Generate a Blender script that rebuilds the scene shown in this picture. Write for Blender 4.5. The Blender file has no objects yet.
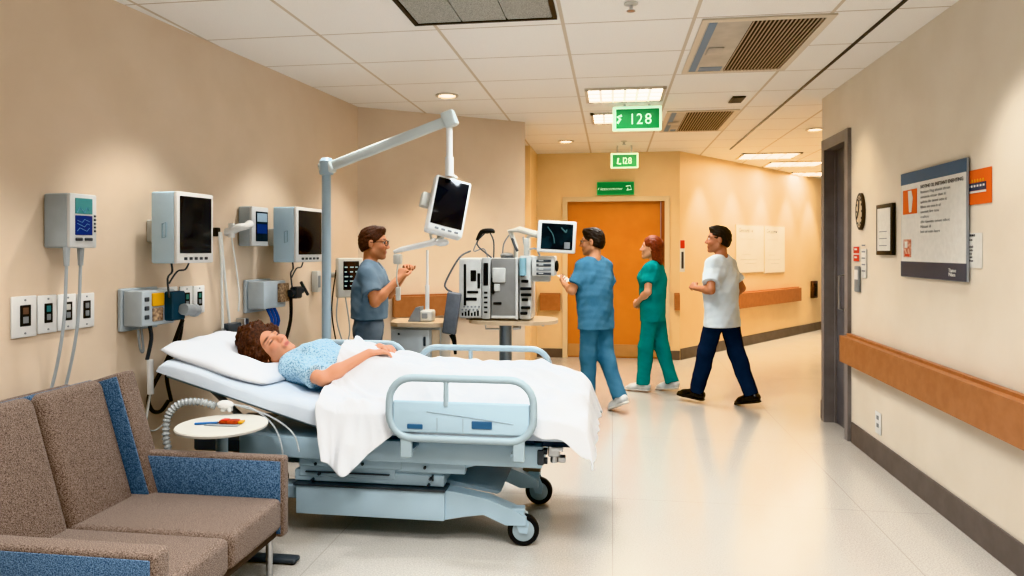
import bpy, bmesh, math, random
import numpy as np
from mathutils import Vector, Matrix, Euler
random.seed(7)
rng = np.random.RandomState(11)
C = bpy.context.scene.collection
# ------------------------------------------------------------------ camera
FPX = 700.0; TH = math.atan(100/700.0); CH = 1.58; CEIL = 3.0
sT, cT = math.sin(TH), math.cos(TH)
cam = bpy.data.cameras.new('camera'); camo = bpy.data.objects.new('camera', cam); C.objects.link(camo)
camo.location = (0, 0, CH); camo.rotation_euler = (math.pi/2, 0, TH)
cam.sensor_width = 36; cam.lens = 36*FPX/1024; cam.shift_y = -38/1024; cam.clip_start = .05; cam.clip_end = 100
bpy.context.scene.camera = camo
# measuring helpers: where a sight line meets a real plane of the room
def ray(px, py):
    u = (px-512)/FPX; v = (250-py)/FPX
    return Vector((-sT+u*cT, cT+u*sT, v))
O = Vector((0, 0, CH))
def on_z(px, py, z):
    d = ray(px, py); return O + d*((z-CH)/d.z)
def on_y(px, py, y):
    d = ray(px, py); return O + d*(y/d.y)
def on_x(px, py, x):
    d = ray(px, py); return O + d*(x/d.x)
# ------------------------------------------------------------------ materials
def lin(c):
    return tuple(((v/255)/12.92 if v/255 <= .04045 else ((v/255+.055)/1.055)**2.4) for v in c)
MATS = {}
def mat(name, rgb, rough=.5, metal=0, emit=0, noise=None, bump=0, bscale=200, spec=.5, coat=0, rgb2=None, trans=0, alpha=1, ramp=(.35, .65), sheen=0, tint=None):
    if name in MATS: return MATS[name]
    m = bpy.data.materials.new(name); m.use_nodes = True; nt = m.node_tree
    b = nt.nodes['Principled BSDF']; N = nt.nodes.new; L = nt.links.new
    col = lin(rgb)+(1,)
    b.inputs['Base Color'].default_value = col
    b.inputs['Roughness'].default_value = rough; b.inputs['Metallic'].default_value = metal
    b.inputs['Specular IOR Level'].default_value = spec; b.inputs['Coat Weight'].default_value = coat
    b.inputs['Transmission Weight'].default_value = trans; b.inputs['Alpha'].default_value = alpha
    if sheen: b.inputs['Sheen Weight'].default_value = sheen
    if emit:
        b.inputs['Emission Color'].default_value = col; b.inputs['Emission Strength'].default_value = emit
    tc = N('ShaderNodeTexCoord')
    if noise:
        n = N('ShaderNodeTexNoise'); n.inputs['Scale'].default_value = noise; n.inputs['Detail'].default_value = 4
        L(tc.outputs['Object'], n.inputs['Vector'])
        r = N('ShaderNodeValToRGB'); r.color_ramp.elements[0].position = ramp[0]; r.color_ramp.elements[1].position = ramp[1]
        c2 = lin(rgb2)+(1,) if rgb2 else tuple(v*.85 for v in col[:3])+(1,)
        r.color_ramp.elements[0].color = c2; r.color_ramp.elements[1].color = col
        L(n.outputs['Fac'], r.inputs['Fac']); L(r.outputs['Color'], b.inputs['Base Color'])
    if bump:
        n2 = N('ShaderNodeTexNoise'); n2.inputs['Scale'].default_value = bscale; n2.inputs['Detail'].default_value = 3
        L(tc.outputs['Object'], n2.inputs['Vector'])
        bp = N('ShaderNodeBump'); bp.inputs['Strength'].default_value = bump; bp.inputs['Distance'].default_value = .01
        L(n2.outputs['Fac'], bp.inputs['Height']); L(bp.outputs['Normal'], b.inputs['Normal'])
    MATS[name] = m; return m
W_LEFT = mat('paint_beige', (226, 209, 190), .55, noise=2.5, rgb2=(221, 203, 183), bump=.03, bscale=150)
W_RIGHT = mat('paint_cream', (229, 221, 208), .55, noise=2.5, rgb2=(224, 215, 201), bump=.03, bscale=150)
W_WARM = mat('paint_warm', (238, 214, 176), .55, noise=2.5, rgb2=(233, 208, 169), bump=.03, bscale=150)
BASE = mat('baseboard_taupe', (114, 106, 102), .5, noise=8)
WOODR = mat('handrail_caramel', (176, 124, 86), .45, noise=14, rgb2=(167, 114, 77))
WHITE = mat('white_plastic', (228, 230, 230), .35)
OFFW = mat('offwhite_plastic', (214, 214, 208), .4, noise=6)
PALEB = mat('pale_blue_plastic', (196, 220, 234), .4, noise=4, rgb2=(190, 214, 229))
GREYB = mat('grey_blue_enamel', (176, 196, 208), .35, noise=3, rgb2=(168, 189, 203))
GREY = mat('grey_plastic', (150, 156, 160), .45, noise=10)
DGREY = mat('dark_grey_plastic', (78, 84, 90), .45, noise=10)
BLACK = mat('black_plastic', (20, 21, 23), .4, noise=20)
SCREEN = mat('black_glass', (14, 18, 26), .12, coat=.4)
NAVY = mat('navy_vinyl', (28, 44, 62), .5, noise=12)
CHROME = mat('brushed_steel', (190, 192, 194), .28, 1)
LAMIN = mat('beige_laminate', (206, 186, 160), .35, noise=12, rgb2=(198, 176, 150))
REDC = mat('red_print', (206, 62, 40), .5)
ORANGE = mat('orange_print', (222, 104, 36), .5)
INK = mat('ink', (70, 72, 78), .6)
INKL = mat('ink_light', (140, 144, 150), .6)
PAPER = mat('paper', (226, 226, 222), .6, noise=30, rgb2=(220, 220, 216))
SLATE = mat('poster_slate', (72, 106, 136), .5)
SLATE2 = mat('poster_slate_grey', (84, 88, 100), .5)
TEALS = mat('teal_screen', (74, 132, 134), .3, emit=.25)
BLUES = mat('blue_screen', (28, 50, 112), .3, emit=.2)
YEL = mat('yellow_plastic', (222, 168, 40), .45)
DOORW = mat('orange_door', (206, 138, 66), .5, noise=3, rgb2=(198, 128, 58))
DFRAME = mat('cream_frame', (222, 206, 178), .45)
TAUPE = mat('door_taupe', (144, 140, 140), .5, noise=6)
TAUPED = mat('door_taupe_dark', (114, 114, 120), .5, noise=6)
EXITG = mat('exit_green', (0, 128, 64), .45, emit=.35)
EXITW = mat('exit_white', (225, 255, 235), .4, emit=.45)
LIGHTW = mat('diffuser_glow', (255, 250, 240), .4, emit=10)
LIGHTC = mat('corridor_glow', (255, 240, 214), .4, emit=7)
LIGHTD = mat('downlight_glow', (255, 236, 205), .4, emit=10)
def fabric(name, a, b_, sc=420, bump=.5, wav=None):
    m = mat(name, a, .9, noise=sc, rgb2=b_, bump=bump, bscale=sc, spec=.15, ramp=(.4, .6), sheen=.15); return m
TWEED = fabric('brown_tweed', (146, 131, 121), (86, 72, 65), 260)
BLUETW = fabric('blue_tweed', (108, 134, 160), (54, 76, 102), 230)
LINEN = mat('white_linen', (224, 229, 235), .85, noise=5, rgb2=(217, 223, 230), bump=.08, bscale=30, spec=.2)
BLANK = mat('white_blanket', (226, 230, 235), .9, noise=5, rgb2=(219, 224, 230), bump=.12, bscale=45, spec=.2)
# floor
def floor_mat():
    m = bpy.data.materials.new('terrazzo_vinyl'); m.use_nodes = True; nt = m.node_tree; b = nt.nodes['Principled BSDF']
    N = nt.nodes.new; L = nt.links.new
    g = N('ShaderNodeNewGeometry')
    n = N('ShaderNodeTexNoise'); n.inputs['Scale'].default_value = 130; n.inputs['Detail'].default_value = 5; n.inputs['Roughness'].default_value = .8
    L(g.outputs['Position'], n.inputs['Vector'])
    r = N('ShaderNodeValToRGB'); e = r.color_ramp.elements
    e[0].position = .36; e[0].color = lin((172, 168, 162))+(1,); e[1].position = .62; e[1].color = lin((208, 205, 199))+(1,)
    L(n.outputs['Fac'], r.inputs['Fac'])
    # faint sheet seams
    sx = N('ShaderNodeSeparateXYZ'); L(g.outputs['Position'], sx.inputs[0])
    mix = r.outputs['Color']
    for ax, sp in (('X', 1.5), ('Y', 1.5)):
        a = N('ShaderNodeMath'); a.operation = 'DIVIDE'; a.inputs[1].default_value = sp; L(sx.outputs[ax], a.inputs[0])
        f = N('ShaderNodeMath'); f.operation = 'FRACT'; L(a.outputs[0], f.inputs[0])
        c = N('ShaderNodeMath'); c.operation = 'LESS_THAN'; c.inputs[1].default_value = .004; L(f.outputs[0], c.inputs[0])
        mm = N('ShaderNodeMix'); mm.data_type = 'RGBA'; L(c.outputs[0], mm.inputs[0]); L(mix, mm.inputs[6])
        mm.inputs[7].default_value = lin((176, 171, 164))+(1,); mix = mm.outputs[2]
    L(mix, b.inputs['Base Color'])
    n2 = N('ShaderNodeTexNoise'); n2.inputs['Scale'].default_value = 3; L(g.outputs['Position'], n2.inputs['Vector'])
    mr = N('ShaderNodeMapRange'); mr.inputs[3].default_value = .13; mr.inputs[4].default_value = .24; L(n2.outputs['Fac'], mr.inputs[0])
    L(mr.outputs[0], b.inputs['Roughness']); b.inputs['Specular IOR Level'].default_value = .6
    return m
def ceil_mat():
    m = bpy.data.materials.new('ceiling_tiles'); m.use_nodes = True; nt = m.node_tree; b = nt.nodes['Principled BSDF']
    N = nt.nodes.new; L = nt.links.new
    g = N('ShaderNodeNewGeometry'); sx = N('ShaderNodeSeparateXYZ'); L(g.outputs['Position'], sx.inputs[0])
    n = N('ShaderNodeTexNoise'); n.inputs['Scale'].default_value = 120; n.inputs['Detail'].default_value = 4; L(g.outputs['Position'], n.inputs['Vector'])
    r = N('ShaderNodeValToRGB'); r.color_ramp.elements[0].color = lin((236, 234, 230))+(1,); r.color_ramp.elements[1].color = lin((246, 245, 242))+(1,)
    L(n.outputs['Fac'], r.inputs['Fac']); mix = r.outputs['Color']
    for ax, off, sp, w, c2 in (('Y', 3.7-.006, .7, .016, (196, 184, 168)), ('X', .5-.011, .805, .028, (212, 201, 185))):
        s = N('ShaderNodeMath'); s.operation = 'SUBTRACT'; s.inputs[1].default_value = off; L(sx.outputs[ax], s.inputs[0])
        a = N('ShaderNodeMath'); a.operation = 'DIVIDE'; a.inputs[1].default_value = sp; L(s.outputs[0], a.inputs[0])
        f = N('ShaderNodeMath'); f.operation = 'FRACT'; L(a.outputs[0], f.inputs[0])
        c = N('ShaderNodeMath'); c.operation = 'LESS_THAN'; c.inputs[1].default_value = w; L(f.outputs[0], c.inputs[0])
        mm = N('ShaderNodeMix'); mm.data_type = 'RGBA'; L(c.outputs[0], mm.inputs[0]); L(mix, mm.inputs[6])
        mm.inputs[7].default_value = lin(c2)+(1,); mix = mm.outputs[2]
    L(mix, b.inputs['Base Color']); b.inputs['Roughness'].default_value = .85
    return m
# ------------------------------------------------------------------ mesh builder
SPLIT = set('hanging_rod mounting_bracket button screw bolt slot knob cable tube hands rail_post switch white_cable black_cable blue_cable plug end_cap rail_hinge brake_pedal back_lift_arm rubber_foot rail_button panel_seam thin_tube leg_beam head_beam socket keypad base_seam deck fork clamp printed_line red_square scan_trace'.split())
class MB:
    def __init__(s, M=None):
        s.V = []; s.F = []; s.MI = []; s.PC = []; s.np = 0; s.mats = []; s.M = M or Matrix(); s.cur = 0
    def use(s, m):
        if m not in s.mats: s.mats.append(m)
        s.cur = s.mats.index(m); return s
    def add(s, vs, fs):
        o = len(s.V); s.V += [s.M @ Vector(v) for v in vs]
        for f in fs: s.F.append(tuple(i+o for i in f)); s.MI.append(s.cur); s.PC.append(s.np)
        s.np += 1
        return s
    def box(s, lo, hi, bev=0, seg=2, R=None, m=None):
        if m: s.use(m)
        lo = Vector(lo); hi = Vector(hi); c = (lo+hi)/2; d = hi-lo
        bm = bmesh.new(); bmesh.ops.create_cube(bm, size=1)
        for v in bm.verts: v.co = Vector((v.co.x*abs(d.x), v.co.y*abs(d.y), v.co.z*abs(d.z)))
        if bev: bmesh.ops.bevel(bm, geom=list(bm.edges), offset=min(bev, .49*min(abs(d.x), abs(d.y), abs(d.z))), segments=seg, profile=.5, affect='EDGES')
        T = Matrix.Translation(c) @ (R.to_4x4() if R else Matrix())
        bm.verts.index_update()
        s.add([T @ v.co for v in bm.verts], [[v.index for v in f.verts] for f in bm.faces]); bm.free(); return s
    def cyl(s, a, b, r, r2=None, n=16, m=None):
        if m: s.use(m)
        return s.tube([a, b], [r, r if r2 is None else r2], n)
    def tube(s, pts, r, n=8, closed=False, m=None, fine=0, caps=True):
        if m: s.use(m)
        pts = [Vector(p) for p in pts]
        if fine:
            if isinstance(r, (list, tuple)):
                k0 = len(r)-1; r = [r[min(k0-1, i//fine)]+(r[min(k0, i//fine+1)]-r[min(k0-1, i//fine)])*(i/fine-min(k0-1, i//fine)) for i in range(k0*fine+1)]
            pts = smooth_path(pts, fine, closed)
        k = len(pts); rs = r if isinstance(r, (list, tuple)) else [r]*k
        vs = []; up = None
        for i, p in enumerate(pts):
            if closed: t = pts[(i+1) % k]-pts[i-1]
            else: t = pts[min(i+1, k-1)]-pts[max(i-1, 0)]
            t.normalize()
            if up is None: up = Vector((0, 0, 1)) if abs(t.z) < .9 else Vector((1, 0, 0))
            x = (up - t*up.dot(t))
            if x.length < 1e-4: x = t.orthogonal()
            x.normalize(); y = t.cross(x); up = x
            for j in range(n):
                a = 2*math.pi*j/n; vs.append(p+(x*math.cos(a)+y*math.sin(a))*rs[i])
        fs = []
        for i in range(k if closed else k-1):
            for j in range(n):
                a = i*n+j; b = i*n+(j+1) % n; i2 = (i+1) % k
                fs.append((a, b, i2*n+(j+1) % n, i2*n+j))
        if not closed and caps: fs.append(tuple(range(n))[::-1]); fs.append(tuple((k-1)*n+j for j in range(n)))
        return s.add(vs, fs)
    def lathe(s, prof, c=(0, 0, 0), n=32, R=None, m=None):
        if m: s.use(m)
        c = Vector(c); vs = []; fs = []; k = len(prof)
        for r, z in prof:
            for j in range(n):
                a = 2*math.pi*j/n; v = Vector((r*math.cos(a), r*math.sin(a), z)); vs.append(c+(R @ v if R else v))
        for i in range(k-1):
            for j in range(n):
                fs.append((i*n+j, i*n+(j+1) % n, (i+1)*n+(j+1) % n, (i+1)*n+j))
        fs.append(tuple(range(n))[::-1]); fs.append(tuple((k-1)*n+j for j in range(n)))
        return s.add(vs, fs)
    def ball(s, c, r, n=12, m=None):
        if m: s.use(m)
        r = (r, r, r) if not isinstance(r, (tuple, list)) else r
        vs = []; fs = []; h = n//2
        for i in range(h+1):
            th = math.pi*i/h
            for j in range(n):
                a = 2*math.pi*j/n
                vs.append((c[0]+r[0]*math.sin(th)*math.cos(a), c[1]+r[1]*math.sin(th)*math.sin(a), c[2]-r[2]*math.cos(th)))
        for i in range(h):
            for j in range(n): fs.append((i*n+j, i*n+(j+1) % n, (i+1)*n+(j+1) % n, (i+1)*n+j))
        return s.add(vs, fs)
    def prism(s, poly, axis, d0, d1, m=None):
        """poly: list of 2D points in the plane of the two other axes"""
        if m: s.use(m)
        def mk(p, d):
            return {'x': (d, p[0], p[1]), 'y': (p[0], d, p[1]), 'z': (p[0], p[1], d)}[axis]
        k = len(poly); vs = [mk(p, d0) for p in poly]+[mk(p, d1) for p in poly]
        fs = [tuple(range(k))[::-1], tuple(range(k, 2*k))]
        fs += [(i, (i+1) % k, k+(i+1) % k, k+i) for i in range(k)]
        bm = bmesh.new(); bv = [bm.verts.new(v) for v in vs]
        for f in fs: bm.faces.new([bv[i] for i in f])
        bmesh.ops.recalc_face_normals(bm, faces=list(bm.faces)); bm.verts.index_update()
        s.add([v.co.copy() for v in bm.verts], [[v.index for v in f.verts] for f in bm.faces]); bm.free(); return s
    def text(s, body, x, y, z, size, align='LEFT', depth=.0008, m=None, shear=0, sx=1):
        """lettering in the local XZ plane, read from -Y"""
        if m: s.use(m)
        cu = bpy.data.curves.new('t', 'FONT'); cu.body = body; cu.size = size; cu.align_x = align; cu.extrude = depth; cu.resolution_u = 2; cu.shear = shear
        o = bpy.data.objects.new('t', cu); C.objects.link(o)
        me = bpy.data.meshes.new_from_object(o.evaluated_get(bpy.context.evaluated_depsgraph_get()))
        s.add([(x+v.co.x*sx, y-v.co.z, z+v.co.y) for v in me.vertices], [list(p.vertices) for p in me.polygons])
        bpy.data.objects.remove(o); bpy.data.curves.remove(cu); bpy.data.meshes.remove(me); return s
    def grid(s, pts, nu, nv, m=None):
        if m: s.use(m)
        return s.add(pts, [(i*nv+j, (i+1)*nv+j, (i+1)*nv+j+1, i*nv+j+1) for i in range(nu-1) for j in range(nv-1)])
    def build(s, name, parent=None, angle=35):
        if name in SPLIT and s.np > 1:
            first = None
            for k in range(s.np):
                fi = [i for i, q in enumerate(s.PC) if q == k]
                if not fi: continue
                used = sorted({v for i in fi for v in s.F[i]}); mp = {v: j for j, v in enumerate(used)}
                e = MB(); e.V = [s.V[v] for v in used]; e.F = [tuple(mp[v] for v in s.F[i]) for i in fi]; e.mats = s.mats; e.MI = [s.MI[i] for i in fi]; e.np = 1
                o = e.build(name, parent, angle); first = first or o
            return first
        me = bpy.data.meshes.new(name)
        inv = wmat(parent).inverted() if parent else Matrix()
        me.from_pydata([inv @ v for v in s.V], [], s.F)
        for m in s.mats: me.materials.append(m)
        me.polygons.foreach_set('material_index', s.MI); me.polygons.foreach_set('use_smooth', [True]*len(s.F)); me.update()
        me.set_sharp_from_angle(angle=math.radians(angle))
        o = bpy.data.objects.new(name, me); C.objects.link(o)
        if parent: o.parent = parent
        return o
def smooth_path(P, n, closed=False):
    out = []; k = len(P)
    for i in range(k if closed else k-1):
        g = (lambda j: P[j % k]) if closed else (lambda j: P[max(0, min(k-1, j))])
        p0, p1, p2, p3 = g(i-1), g(i), g(i+1), g(i+2)
        for q in range(n):
            t = q/n
            out.append(.5*((2*p1)+(p2-p0)*t+(2*p0-5*p1+4*p2-p3)*t*t+(3*p1-p0-3*p2+p3)*t**3))
    if not closed: out.append(P[-1])
    return out
def wmat(o):
    m = Matrix.Translation(o.location) @ o.rotation_euler.to_matrix().to_4x4() @ Matrix.Diagonal(o.scale).to_4x4()
    return wmat(o.parent) @ m if o.parent else m
def tag(o, label, cat, group=None):
    o['label'] = label; o['category'] = cat
    if group: o['group'] = group
    return o
def thing(name, label, cat, loc=(0, 0, 0), rz=0, group=None):
    o = bpy.data.objects.new(name, None); o.empty_display_size = .1; C.objects.link(o)
    o.location = loc; o.rotation_euler = (0, 0, rz); return tag(o, label, cat, group)
def struct(o): o['kind'] = 'structure'; return o
class Wall:
    """local x runs along the wall to the right of someone facing it, y points into it, z up"""
    def __init__(s, p0, p1):
        s.p0 = Vector((p0[0], p0[1], 0)); d = Vector((p1[0], p1[1], 0))-s.p0; s.len = d.length; s.e = d.normalized()
        s.n = Vector((-s.e.y, s.e.x, 0)); s.rz = math.atan2(s.e.y, s.e.x)
        s.M = Matrix.Translation(s.p0) @ Matrix.Rotation(s.rz, 4, 'Z')
    def at(s, px, py, off=0):
        d = ray(px, py); k = ((s.p0-s.n*off)-O).dot(s.n)/d.dot(s.n); q = O+d*k-s.p0
        return q.dot(s.e), q.z
    def mb(s): return MB(s.M)
    def pt(s, x, z, off=0): return s.p0+s.e*x-s.n*off+Vector((0, 0, z))
    def thing(s, name, label, cat, x, z, group=None):
        return thing(name, label, cat, s.pt(x, z), s.rz, group)
    def span(s, x0, y0, x1, y1, off=0):
        xm = (x0+x1)/2; zt = s.at(xm, y0, off)[1]; zb = s.at(xm, y1, off)[1]
        return s.at(x0, (y0+y1)/2, off)[0], s.at(x1, (y0+y1)/2, off)[0], zb, zt
# ------------------------------------------------------------------ the setting
WL = Wall((-3.37, -2), (-2.497, 6.66))
WB = Wall((-2.497, 6.66), (-.956, 7.71))       # angled wall behind the equipment
WF = Wall((-1.3, 10.3), (.965, 10.3))          # far wall with the orange door
WC = Wall((.965, 10.3), (6.6, 18.1))           # corridor wall
WR = Wall((1.955, 6.926), (1.955, -2))         # near right wall (faced, it runs back towards the viewer)
def slab(name, w, x0, x1, m, holes=(), th=.15, z1=CEIL):
    mb = w.mb().use(m); xs = x0
    for h0, h1, hz in sorted(holes):
        mb.box((xs, 0, 0), (h0, th, z1)); mb.box((h0, 0, hz), (h1, th, z1)); xs = h1
    mb.box((xs, 0, 0), (x1, th, z1)); return struct(mb.build(name))
struct(MB().box((-4.2, -2.5, -.1), (9, 19, 0), m=floor_mat()).build('floor'))
struct(MB().box((-4.2, -2.5, CEIL), (9, 19, CEIL+.1), m=ceil_mat()).build('ceiling'))
slab('wall_left', WL, 0, WL.len+.05, W_LEFT)
slab('wall_back', WB, 0, WB.len, W_LEFT)
# far door opening
f0, f1, fb, fz = WF.span(567, 201, 665, 353)
slab('wall_far', WF, -.2, WF.len, W_WARM, [(f0, f1, fz)])
slab('wall_corridor', WC, 0, WC.len, W_WARM)
# right wall door opening (door lies at the far end)
d0 = WR.at(827, 300)[0]; d1 = WR.at(848.5, 300)[0]; dz = 2.5
slab('wall_right', WR, 0, WR.len, W_RIGHT, [(d0, d1, dz)])
# return + pilaster between the back wall and the far wall
struct(MB().prism([(-.956, 7.71), (-1.02, 7.85), (-1.25, 9.5), (-1.45, 9.5), (-1.25, 7.75)], 'z', 0, CEIL, W_WARM).build('wall_return'))
struct(MB().box((-1.5, 9.45, 0), (-1.1, 10.35, CEIL), m=W_WARM).build('trim_pilaster'))
struct(MB().prism([(1.975, 6.93), (5.8, 11.9), (5.9, 11.8), (2.11, 6.93)], 'z', 0, CEIL, W_WARM).build('wall_opposite'))
# baseboards
def baseb(name, w, x0, x1, h=.13):
    return struct(w.mb().box((x0, -.012, 0), (x1, -.001, h), .002, 1, m=BASE).build(name))
baseb('baseboard_left', WL, 0, WL.len); baseb('baseboard_back', WB, 0, WB.len)
baseb('baseboard_far', WF, .1, f0-.06); b2 = baseb('baseboard_far_right', WF, f1+.06, WF.len-.001)
baseb('baseboard_corridor', WC, .012, WC.len, .16)
baseb('baseboard_right', WR, d1+.1, WR.len, .17); 
struct(MB().box((1.945, 6.925, 0), (2.1, 6.94, .17), m=BASE).build('baseboard_end'))
# far door
mb = WF.mb().use(DFRAME)
mb.box((f0-.065, -.025, 0), (f0+.006, .13, fz+.065)); mb.box((f1-.006, -.025, 0), (f1+.065, .13, fz+.065)); mb.box((f0+.006, -.024, fz-.006), (f1-.006, .129, fz+.064))
fr = struct(mb.build('door_1'))
WF.mb().box((f0, .06, .005), (f1-.06, .11, fz), m=DOORW).build('door_panel', fr)
WF.mb().box((f1-.05, .0, .005), (f1-.005, .11, fz), .004, m=mat('door_edge', (150, 84, 30), .5, noise=4)).build('door_edge', fr)
WF.mb().box((f0+.01, .053, .02), (f1-.07, .0605, .2), .002, 1, m=mat('kick_plate', (196, 156, 112), .4, noise=5)).build('kick_plate', fr)
mb = WF.mb().use(CHROME); mb.box((f1-.14, .048, 1.0), (f1-.1, .06, 1.16), .003, 1); mb.tube([(f1-.12, .055, 1.07), (f1-.12, .015, 1.07), (f1-.23, .015, 1.07)], .009, 8); mb.build('door_handle', fr)
# right door
mb = WR.mb().use(TAUPE)
mb.box((d0-.07, -.03, 0), (d0+.008, .14, dz+.09)); mb.box((d1-.008, -.03, 0), (d1+.07, .14, dz+.09)); mb.box((d0+.008, -.029, dz-.008), (d1-.008, .139, dz+.089))
mb.box((d0+.008, .06, 0), (d0+.04, .139, dz-.008))
dr = struct(mb.build('door_2'))
WR.mb().box((d0+.041, .075, .005), (d1-.009, .135, dz-.009), m=TAUPED).build('door_panel', dr)
hx = WR.at(841, 290, -.045)[0]
mb = WR.mb().use(CHROME); mb.tube([(hx, .08, 1.05), (hx, .03, 1.06), (hx, .03, 1.35), (hx, .08, 1.36)], .011, 8); mb.build('door_handle', dr)
# handrails
def handrail(label, w, x0, x1, z0, z1, out=.075, steps=True):
    t = w.thing('handrail', label, 'handrail', x0, z0)
    mb = w.mb()
    mb.prism([(-out, z0), (-.012, z0), (-.012, z1), (-out*.45, z1), (-out*.45, z1-.018), (-out, z1-.018)], 'x', x0, x1, WOODR); mb.build('rail_board', t, 20)
    mb = w.mb()
    nb = max(2, int((x1-x0)/1.2)) if x1-x0 > .6 else 1
    for k in range(nb):
        q = x0+.1+(x1-x0-.2)*k/(nb-1) if nb > 1 else (x0+x1)/2
        mb.box((q-.03, -.0125, z0+.02), (q+.03, -.001, z1-.02), m=DGREY)
    mb.build('mounting_bracket', t); return t
hx0 = WR.at(842, 345, .08)[0]
za = WR.at(842, 331, .03)[1]; zb = WR.at(842, 361, .08)[1]
handrail('long caramel wooden handrail on the near right wall beside the dark door', WR, hx0, WR.len, zb, za, .1)
c0 = WC.at(745, 295, .07)[0]; c1 = WC.at(801, 295, .07)[0]
handrail('caramel wooden handrail under the whiteboards on the corridor wall', WC, WC.at(730, 295, .07)[0], c1, WC.at(770, 304)[1], WC.at(770, 289)[1], .08)
r0, r1, z0, z1 = WF.span(672, 293, 690, 310)
handrail('short caramel handrail stub to the right of the orange door frame', WF, r0+.03, WF.len-.005, z0, z1, .08)
r0, r1, z0, z1 = WF.span(530, 293, 562, 310)
handrail('short caramel handrail to the left of the orange door frame', WF, .25, r1-.02, z0, z1, .08)
r0, r1, z0, z1 = WB.span(395, 293, 524, 314)
handrail('caramel handrail on the angled wall behind the cabinet and equipment', WB, .35, WB.len-.02, z0, z1, .08)
# ------------------------------------------------------------------ ceiling fittings
VBLADE = mat('vent_dark', (40, 34, 32), .6); VPANEL = mat('vent_panel', (196, 190, 180), .5, noise=6); VFR = mat('vent_frame', (216, 206, 190), .5); VBL = mat('vent_blue', (120, 146, 170), .5); ALU = mat('louvre_beige', (190, 174, 156), .45)
def big_vent(label, x0, x1, y0, y1, gx, gx1):
    t = thing('ceiling_vent', label, 'vent', ((x0+x1)/2, (y0+y1)/2, CEIL))
    mb = MB().use(VFR)
    for a, b in (((x0, y0), (x1, y0+.05)), ((x0, y1-.05), (x1, y1)), ((x0, y0+.05), (x0+.04, y1-.05)), ((x1-.05, y0+.05), (x1, y1-.05))):
        mb.box((a[0], a[1], CEIL-.012), (b[0], b[1], CEIL-.001))
    mb.build('frame', t)
    MB().box((x0+.04, y0+.05, CEIL-.008), (gx, y1-.05, CEIL-.001), m=VPANEL).box((x0+.05, y0+.06, CEIL-.011), (x0+.1, y1-.06, CEIL-.007), m=VBL).box((x0+.12, y1-.18, CEIL-.011), (gx-.02, y1-.06, CEIL-.007), m=VBL).box(((x0+gx)/2-.04, (y0+y1)/2-.05, CEIL-.016), ((x0+gx)/2+.07, (y0+y1)/2+.12, CEIL-.007), .004, m=VPANEL).build('access_panel', t)
    MB().box((gx, y0+.05, CEIL-.004), (gx1, y1-.05, CEIL-.001), m=VBLADE).build('grille_backing', t)
    mb = MB().use(ALU); n = 17; dx = (gx1-gx)/n
    for k in range(n):
        mb.box((gx+dx*(k+.15), y0+.052, CEIL-.016), (gx+dx*(k+.5), y1-.052, CEIL-.005), R=Matrix.Rotation(.5, 3, 'Y'))
    mb.build('louvre', t)
big_vent('larger slatted ceiling vent, nearest to the right wall', .55, 1.34, 4.42, 5.74, .86, 1.29)
big_vent('smaller slatted ceiling vent further back, beside the ceiling light', .56, 1.28, 7.3, 8.56, .76, 1.23)
t = thing('ceiling_vent', 'grey perforated ceiling panel vent in a dark frame above the bed', 'vent', (-.77, 3.8, CEIL))
mb = MB().use(BLACK); x0, x1, y0, y1 = -1.22, -.33, 3.35, 4.25
for a, b in (((x0, y0), (x1, y0+.025)), ((x0, y1-.025), (x1, y1)), ((x0, y0), (x0+.025, y1)), ((x1-.025, y0), (x1, y1))): mb.box((a[0], a[1], CEIL-.02), (b[0], b[1], CEIL-.001))
mb.build('frame', t)
PERF = mat('perforated_grey', (184, 186, 180), .5, noise=160, rgb2=(136, 138, 134), ramp=(.4, .55))
for k in range(3):
    w = (x1-x0-.05)/3; a = x0+.025+k*w
    MB().box((a+.004, y0+.025, CEIL-.014), (a+w-.004, y1-.025, CEIL-.002), m=PERF).build('panel', t)
def troffer(label, x0, x1, y0, y1, glow, n=6):
    t = thing('ceiling_light', label, 'ceiling light', ((x0+x1)/2, (y0+y1)/2, CEIL))
    mb = MB().use(VFR)
    for a, b in (((x0, y0), (x1, y0+.03)), ((x0, y1-.03), (x1, y1)), ((x0, y0), (x0+.03, y1)), ((x1-.03, y0), (x1, y1))): mb.box((a[0], a[1], CEIL-.02), (b[0], b[1], CEIL-.001))
    mb.build('frame', t)
    MB().box((x0+.03, y0+.03, CEIL-.006), (x1-.03, y1-.03, CEIL-.001), m=glow).build('diffuser', t)
    mb = MB().use(mat('louvre_bright', (250, 244, 232), .3, emit=1.2))
    for k in range(1, n):
        a = x0+.03+(x1-x0-.06)*k/n; mb.box((a-.012, y0+.03, CEIL-.022), (a+.012, y1-.03, CEIL-.007))
    for k in range(1, 3):
        a = y0+.03+(y1-y0-.06)*k/3; mb.box((x0+.03, a-.008, CEIL-.018), (x1-.03, a+.008, CEIL-.008))
    mb.build('louvre', t); return t
troffer('larger recessed ceiling light with white louvres in front of the green exit signs', -.24, .47, 6.18, 6.72, LIGHTW)
troffer('recessed ceiling light partly hidden behind the largest green exit sign', -.22, .47, 7.3, 7.85, LIGHTW)
for (px, py), sx, l in (((768, 155.5), .42, 'corridor ceiling light nearest to the far door wall'), ((794, 163.5), .44, 'middle one of the three corridor ceiling lights'), ((813, 173.5), .45, 'corridor ceiling light furthest right, partly behind the dark door frame')):
    p = on_z(px, py, CEIL); troffer(l, p.x-sx, p.x+sx, p.y-.32, p.y+.32, LIGHTC, 4)
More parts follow.
